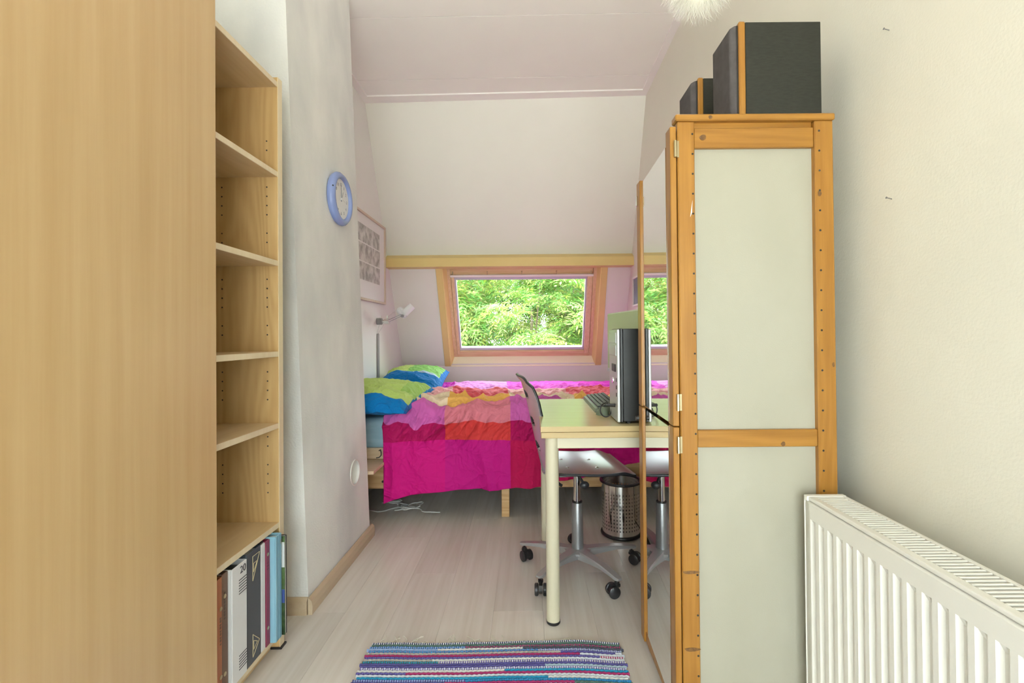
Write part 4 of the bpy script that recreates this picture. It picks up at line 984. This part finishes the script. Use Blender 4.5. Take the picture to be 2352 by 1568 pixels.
b = newbm(); lathe(b, [(0,-.014), (.008,-.014), (.009,-.004), (0,-.003)], (XD0, DYB-.022, .78), 'X', 16); obj('knob', b, M['black_plastic'], dl, True)
# loudspeakers on top
def speaker(y0, y1, x0, x1, h, label):
    z = WZ
    t = thing('loudspeaker', label, 'speaker', ((x0+x1)/2, (y0+y1)/2, z), 0, 'loudspeakers on the wardrobe')
    b = newbm(); box(b, x0, x1, y0, y1, z+.001, z+h, .0015); obj('cabinet', b, M['speaker_body'], t)
    b = newbm(); box(b, x0-.018, x0-.0005, y0-.002, y1+.002, z, z+h+.002, .003); obj('baffle', b, M['pine'], t)
    b = newbm(); box(b, x0-.022, x0-.018, y0+.006, y1-.006, z+.006, z+h-.006); obj('grille_gap', b, M['dark'], t)
    b = newbm(); hexa(b, [(x0-.022,y0+.002,z+.001), (x0-.022,y1-.002,z+.001), (x0-.022,y1-.002,z+h-.004), (x0-.022,y0+.002,z+h-.004), (x0-.040,y0+.010,z+.008), (x0-.040,y1-.010,z+.008), (x0-.040,y1-.010,z+h-.012), (x0-.040,y0+.010,z+h-.012)])
    es = b.edges[:]; bmesh.ops.bevel(b, geom=es, offset=.006, segments=3, affect='EDGES', profile=.6); obj('grille', b, M['cloth_grey'], t, True, angle=60)
speaker(1.300, 1.44, .600, .806, .262, 'big black loudspeaker at the near edge of the wardrobe top')
speaker(1.585, 1.722, .590, .775, .262, 'loudspeaker farther back on the wardrobe, half hidden by the near one')

# ------------------------------------------------------------------ radiator
RX0, RX1, RY1, RY0, RZ0, RZ1 = .713, .815, 1.25, .25, .10, .650
ra = thing('radiator', 'white ribbed panel radiator on the right wall by the wardrobe', 'radiator', (.76, .75, RZ0))
def ribbed(x, sgn):
    bm = bmesh.new(); pitch = .0345; ys = []
    y = RY1-.026
    prof = [(RY1-.006, 0)]
    while y-pitch > RY0+.02:
        prof += [(y, 0), (y-.006, 1), (y-.0165, 1), (y-.0225, 0)]; y -= pitch
    prof.append((RY0+.006, 0))
    zz = [(RZ0+.006, 0), (RZ0+.045, 0), (RZ0+.058, 1), (RZ1-.068, 1), (RZ1-.054, 0), (RZ1-.016, 0), (RZ1-.011, -.5)]
    g = [[bm.verts.new((x+sgn*(.0085*a*max(c, 0)+(.004 if c < 0 else 0)), yv, z)) for yv, a in prof] for z, c in zz]
    for j in range(len(zz)-1):
        for i in range(len(prof)-1): bm.faces.new((g[j][i], g[j][i+1], g[j+1][i+1], g[j+1][i]))
    return bm
for nm, xx_, sg_ in (('front_panel', RX0+.002, 1), ('rear_panel', RX1-.002, -1)):
    o = obj(nm, ribbed(xx_, sg_), M['white_paint'], ra, True, angle=25)
    md = o.modifiers.new('thickness', 'SOLIDIFY'); md.thickness = .0012; md.offset = 0
for y0 in (RY1-.005, RY0):
    b = newbm(); box(b, RX0, RX1, y0, y0+.005, RZ0, RZ1-.001, .0015); obj('end_cover', b, M['white_paint'], ra)
b = newbm(); box(b, RX0+.003, RX0+.022, RY0+.004, RY1-.016, RZ1-.010, RZ1, .003, 2); obj('grille_rail', b, M['white_paint'], ra)
b = newbm(); box(b, RX1-.010, RX1, RY0+.004, RY1-.016, RZ1-.008, RZ1, .002, 2); obj('grille_rail', b, M['white_paint'], ra)
b = newbm(); box(b, RX0, RX1, RY1-.016, RY1, RZ1-.012, RZ1+.001, .002, 2); obj('grille_end', b, M['white_paint'], ra)
sl = newbm(); box(sl, RX0+.022, RX1-.010, -.0028, .0028, -.010, 0, .0012); sme = bpy.data.meshes.new('slat'); sl.to_mesh(sme); sl.free(); sme.materials.append(M['white_paint'])
y = RY1-.022
while y > RY0+.01:
    o = bpy.data.objects.new('slat', sme); C.objects.link(o); o.parent = ra; o.location = Vector((0, y, RZ1-.001))-ra.location; y -= .0118
b = newbm(); box(b, RX0+.02, RX1-.02, RY0+.01, RY1-.01, RZ0+.03, RZ1-.06); obj('convector', b, M['white_paint'], ra)
for yy in (.4, 1.1):
    b = newbm(); box(b, RX1-.002, XR(yy)+.002, yy-.02, yy+.02, .2, .56); obj('wall_bracket', b, M['white_paint'], ra)
for xx in (RX0+.05,):
    b = newbm(); tube(b, [(xx, RY0+.03, 0), (xx, RY0+.03, RZ0+.05)], .009, 12); obj('pipe', b, M['white_paint'], ra, True)
# nails in the right wall
for z, nm in ((1.815, 'upper of the two small nails in the bare right wall'), (1.397, 'lower of the two small nails in the bare right wall')):
    b = newbm(); xx = XR(1.178); tube(b, [(xx+.006,1.178,z), (xx-.014,1.176,z+.004)], .0011, 6); tube(b, [(xx-.014,1.176,z+.004), (xx-.0152,1.176,z+.0042)], .0026, 8)
    tag(obj('nail', b, M['grey_metal'], None), nm, 'nail', 'nails in the right wall')

# ------------------------------------------------------------------ feather pendant lamp
fxp, fyp, fzp = .585, 1.60, 2.27
fe = thing('pendant_lamp', 'white feather pendant lamp hanging at the top edge above the wardrobe', 'lamp', (fxp, fyp, fzp))
b = newbm(); tube(b, [(fxp,fyp,fzp+.05), (fxp,fyp,cz(fxp)-.02)], .003, 6); lathe(b, [(0,.0), (.04,.0), (.045,-.02), (.01,-.03), (0,-.03)], (fxp,fyp,cz(fxp)), 'Z', 20); obj('cord', b, M['cable_white'], fe)
b = newbm(); bmesh.ops.create_uvsphere(b, u_segments=20, v_segments=12, radius=.032, matrix=Matrix.Translation((fxp,fyp,fzp+.015))); obj('bulb', b, M['lamp_white'], fe, True)
pl = lamp('pendant_light', 'POINT', (fxp, fyp, fzp-.05), (0,0,0), 0.7, (1.0, 0.93, 0.82), shadow_soft_size=0.06)
b = newbm(); rnd = random.Random(3)
for k in range(2600):
    th = rnd.uniform(0, 2*PI); ph = math.acos(rnd.uniform(-1, .75)); d = Vector((math.sin(ph)*math.cos(th), math.sin(ph)*math.sin(th), math.cos(ph)))
    ln_ = rnd.uniform(.075, .12)
    p = Vector((fxp, fyp, fzp))+d*.038; sd = d.cross(Vector((rnd.random()-.5, rnd.random()-.5, rnd.random()-.5))).normalized()
    v = d.copy(); pts = [p.copy()]
    for s in range(5):
        v = (v+Vector((rnd.uniform(-.55,.55), rnd.uniform(-.55,.55), -.14+rnd.uniform(-.4,.3)))).normalized(); p = p+v*ln_/5; pts.append(p.copy())
    wv = [.0002, .0005, .0005, .0004, .0003, .0001]
    vs = [(b.verts.new(q-sd*w_), b.verts.new(q+sd*w_)) for q, w_ in zip(pts, wv)]
    for (a0, a1), (b0, b1) in zip(vs, vs[1:]): b.faces.new((a0, a1, b1, b0))
obj('feather', b, M['feather'], fe, kind='stuff')

# ------------------------------------------------------------------ rag rug
GX_, GX2, GY0, GY1 = -.550, .306, .50, 1.672
def rug():
    bm = bmesh.new(); rnd = random.Random(11)
    pitch = .0105; rows = int((GY1-GY0)/pitch); nx = 230
    cols = [(0.11,0.10,0.32,1), (0.16,0.13,0.42,1), (0.30,0.42,0.68,1), (0.62,0.66,0.74,1), (0.66,0.66,0.66,1), (0.04,0.045,0.09,1), (0.03,0.30,0.52,1), (0.40,0.04,0.16,1), (0.08,0.09,0.13,1), (0.05,0.17,0.45,1), (0.24,0.20,0.50,1), (0.38,0.50,0.60,1), (0.10,0.18,0.16,1), (0.45,0.42,0.40,1)]
    cl = bm.loops.layers.float_color.new('Col'); prev = None
    prof = [(-.48,0), (-.3,.72), (0,1), (.3,.72), (.48,0)]
    for r in range(rows):
        yc = GY1-(r+.5)*pitch
        seq = []; xx = 0
        c = rnd.choice(cols)
        while xx < nx:
            ln_ = rnd.randint(40, 260) if r > 1 else 300; c2 = rnd.choice(cols)
            seq += [(c, c2)]*ln_; xx += ln_; c = rnd.choice(cols)
        if r == 0: seq = [((0.04,0.05,0.14,1), (0.75,0.76,0.80,1))]*(nx+2)
        inset = .004*math.sin(r*1.7)+rnd.uniform(-.003, .003)
        g = []
        for dy, hz_ in prof:
            line = []
            for i in range(nx+1):
                x = GX_+inset+(GX2-GX_-2*inset)*i/nx
                wob = .0022*noise.noise(Vector((x*9, yc*5, 1)))+.0008*noise.noise(Vector((x*60, r, 2)))
                bumpy = .86+.14*math.sin((i+(r % 2)*1.0)*PI*.5*2/2)
                lift = .003*math.exp(-((x-.16)/.09)**2-((yc-GY1)/.05)**2)
                yw = .010*noise.noise(Vector((x*3.0, 5.5, 0)))*math.exp(-((yc-GY1)/.25)**2)-.010*smooth01((x-.15)/.15)
                line.append(bm.verts.new((x, yc+dy*pitch+wob+yw, .001+.0085*hz_*bumpy+.0015+lift)))
            g.append(line)
        for j in range(len(prof)-1):
            for i in range(nx):
                f = bm.faces.new((g[j][i], g[j+1][i], g[j+1][i+1], g[j][i+1]))
                c, c2 = seq[i]
                k = (i+(r % 2)) % 2
                col = c if (k or ((r*7) % 5 < 3 and r > 0)) else c2
                jit = .85+.3*noise.random() if False else 1.0
                for l_ in f.loops: l_[cl] = col
    return bm
rg = thing('rag_rug', 'striped multicoloured rag rug on the floor at the bottom edge', 'rug', (-.12, 1.08, 0))
obj('weave', rug(), M['rug'], rg, True, angle=180)
b = newbm(); box(b, GX_+.006, GX2-.006, GY0+.006, GY1-.016, .0005, .003); obj('backing', b, M['fringe'], rg)
b = newbm(); rnd = random.Random(5)
for k in range(64):
    x = GX_+.02+k*(GX2-GX_-.04)/63+rnd.uniform(-.008, .008); cl_ = 1 if (k in (4,5,6,7,8,18,19,20,21) or rnd.random() < .25) else .45
    p = Vector((x, GY1-.006-.010*smooth01((x-.15)/.15), .006)); pts = [p]; v = Vector((rnd.uniform(-.9, .9), 1, rnd.uniform(0, .5))).normalized()
    for s in range(6):
        v = (v+Vector((rnd.uniform(-.6,.6), rnd.uniform(-.25,.25), -.25))).normalized(); p = p+v*.0115*cl_; p.z = max(p.z, .002); pts.append(p.copy())
    tube(b, pts, .0013, 5)
obj('fringe', b, M['fringe'], rg, kind='stuff')

# ------------------------------------------------------------------ outside: lawn and ash tree
b = newbm(); box(b, -30, 30, 5.2, 60, -5.3, -5.0); tag(obj('lawn', b, M['grass']), 'green lawn far below the skylight', 'lawn'); bpy.data.objects['lawn']['kind'] = 'structure'
def spray_mesh(seed, n=60):
    rnd = random.Random(seed); bm = bmesh.new(); cl = bm.loops.layers.float_color.new('Col')
    for a in range(n//10):
        # compound leaf: a stalk with pairs of lance leaflets
        th = rnd.uniform(0, 2*PI); d = Vector((math.cos(th), math.sin(th), rnd.uniform(-.5, .5))).normalized(); o_ = Vector((rnd.uniform(-.13,.13), rnd.uniform(-.13,.13), rnd.uniform(-.12,.12)))
        base = (0.25+rnd.uniform(-.08,.09), 0.40+rnd.uniform(-.12,.08), 0.10+rnd.uniform(-.03,.05), 1)
        for k in range(11):
            t = (k//2)/5.0; p = o_+d*(.03+.24*t)+Vector((0,0,-.10*t*t))
            side = d.cross(Vector((0,0,1))).normalized()*(1 if k % 2 else -1)
            dirv = (side*.9+d*.55+Vector((rnd.uniform(-.2,.2), rnd.uniform(-.2,.2), rnd.uniform(-.6,.15)))).normalized() if k < 10 else d
            nn = dirv.cross(Vector((rnd.uniform(-.6,.6), rnd.uniform(-.6,.6), 1))).normalized()
            ln_ = rnd.uniform(.075, .115); wd = rnd.uniform(.011, .017)
            vs = [bm.verts.new(p), bm.verts.new(p+dirv*ln_*.45+nn*wd), bm.verts.new(p+dirv*ln_+Vector((0,0,-.012))), bm.verts.new(p+dirv*ln_*.45-nn*wd)]
            f = bm.faces.new(vs)
            for l_ in f.loops: l_[cl] = base
    me = bpy.data.meshes.new('leaf_spray'); bm.to_mesh(me); bm.free(); me.materials.append(M['leaf']); return me
sprays = [spray_mesh(s, 300) for s in range(6)]
def tree(label, cx_, cy2, rx, ry, z0, z1, nsp, seed, trunk_z=-5.0):
    rnd = random.Random(seed)
    t = thing('ash_tree', label, 'tree', (cx_, cy2, trunk_z))
    b = newbm(); tube(b, [(cx_,cy2,trunk_z), (cx_+.1,cy2,-2.5), (cx_,cy2+.1,(z0+z1)/2-.6)], .16, 10, .07); obj('trunk', b, M['bark'], t, True)
    tips = []
    for k in range(16):
        a = rnd.uniform(0, 2*PI); q = rnd.uniform(.35, .9)
        p0 = Vector((cx_, cy2, z0-.9+rnd.uniform(0, 1.0))); p2 = Vector((cx_+rx*q*math.cos(a), cy2+ry*q*math.sin(a), rnd.uniform(z0+.1, z1-.3))); p1 = (p0+p2)/2+Vector((0,0,.15))
        b = newbm(); tube(b, [p0, p1, p2], .035, 6, .008); obj('branch', b, M['bark'], t, True)
    for k in range(nsp):
        while True:
            u = Vector((rnd.uniform(-1,1), rnd.uniform(-1,1), rnd.uniform(-1,1)))
            if .3 < (abs(u.x)**4+abs(u.y)**4+abs(u.z)**4)**.25 < 1 and (u.y < .35): break
        # lumpy crown: clumps with gaps between
        p = Vector((cx_+u.x*rx, cy2+u.y*ry, (z0+z1)/2+u.z*(z1-z0)/2))
        p += Vector((noise.noise(p*1.3), noise.noise(p*1.3+Vector((9,0,0))), noise.noise(p*1.3+Vector((0,9,0)))))*.35
        o = bpy.data.objects.new('leaf_spray', rnd.choice(sprays)); C.objects.link(o); o.parent = t
        o.location = p-t.location; o.rotation_euler = (rnd.uniform(-.5,.5), rnd.uniform(-.5,.5), rnd.uniform(0, 2*PI)); s = rnd.uniform(.85, 1.35); o.scale = (s, s, s)
tree('bright green ash tree right outside the skylight', .0, 9.0, 2.6, 1.3, -.75, 2.7, 300, 21)
tree('ash tree to the left outside, behind the nearest one', -2.7, 12.4, 2.7, 1.4, -1.2, 3.2, 300, 22)
tree('ash tree to the right outside, behind the nearest one', 2.7, 12.4, 2.7, 1.4, -1.2, 3.2, 300, 23)
tree('ash tree in the middle of the far row, seen through gaps', .0, 15.8, 3.4, 1.5, -1.4, 3.5, 300, 24)
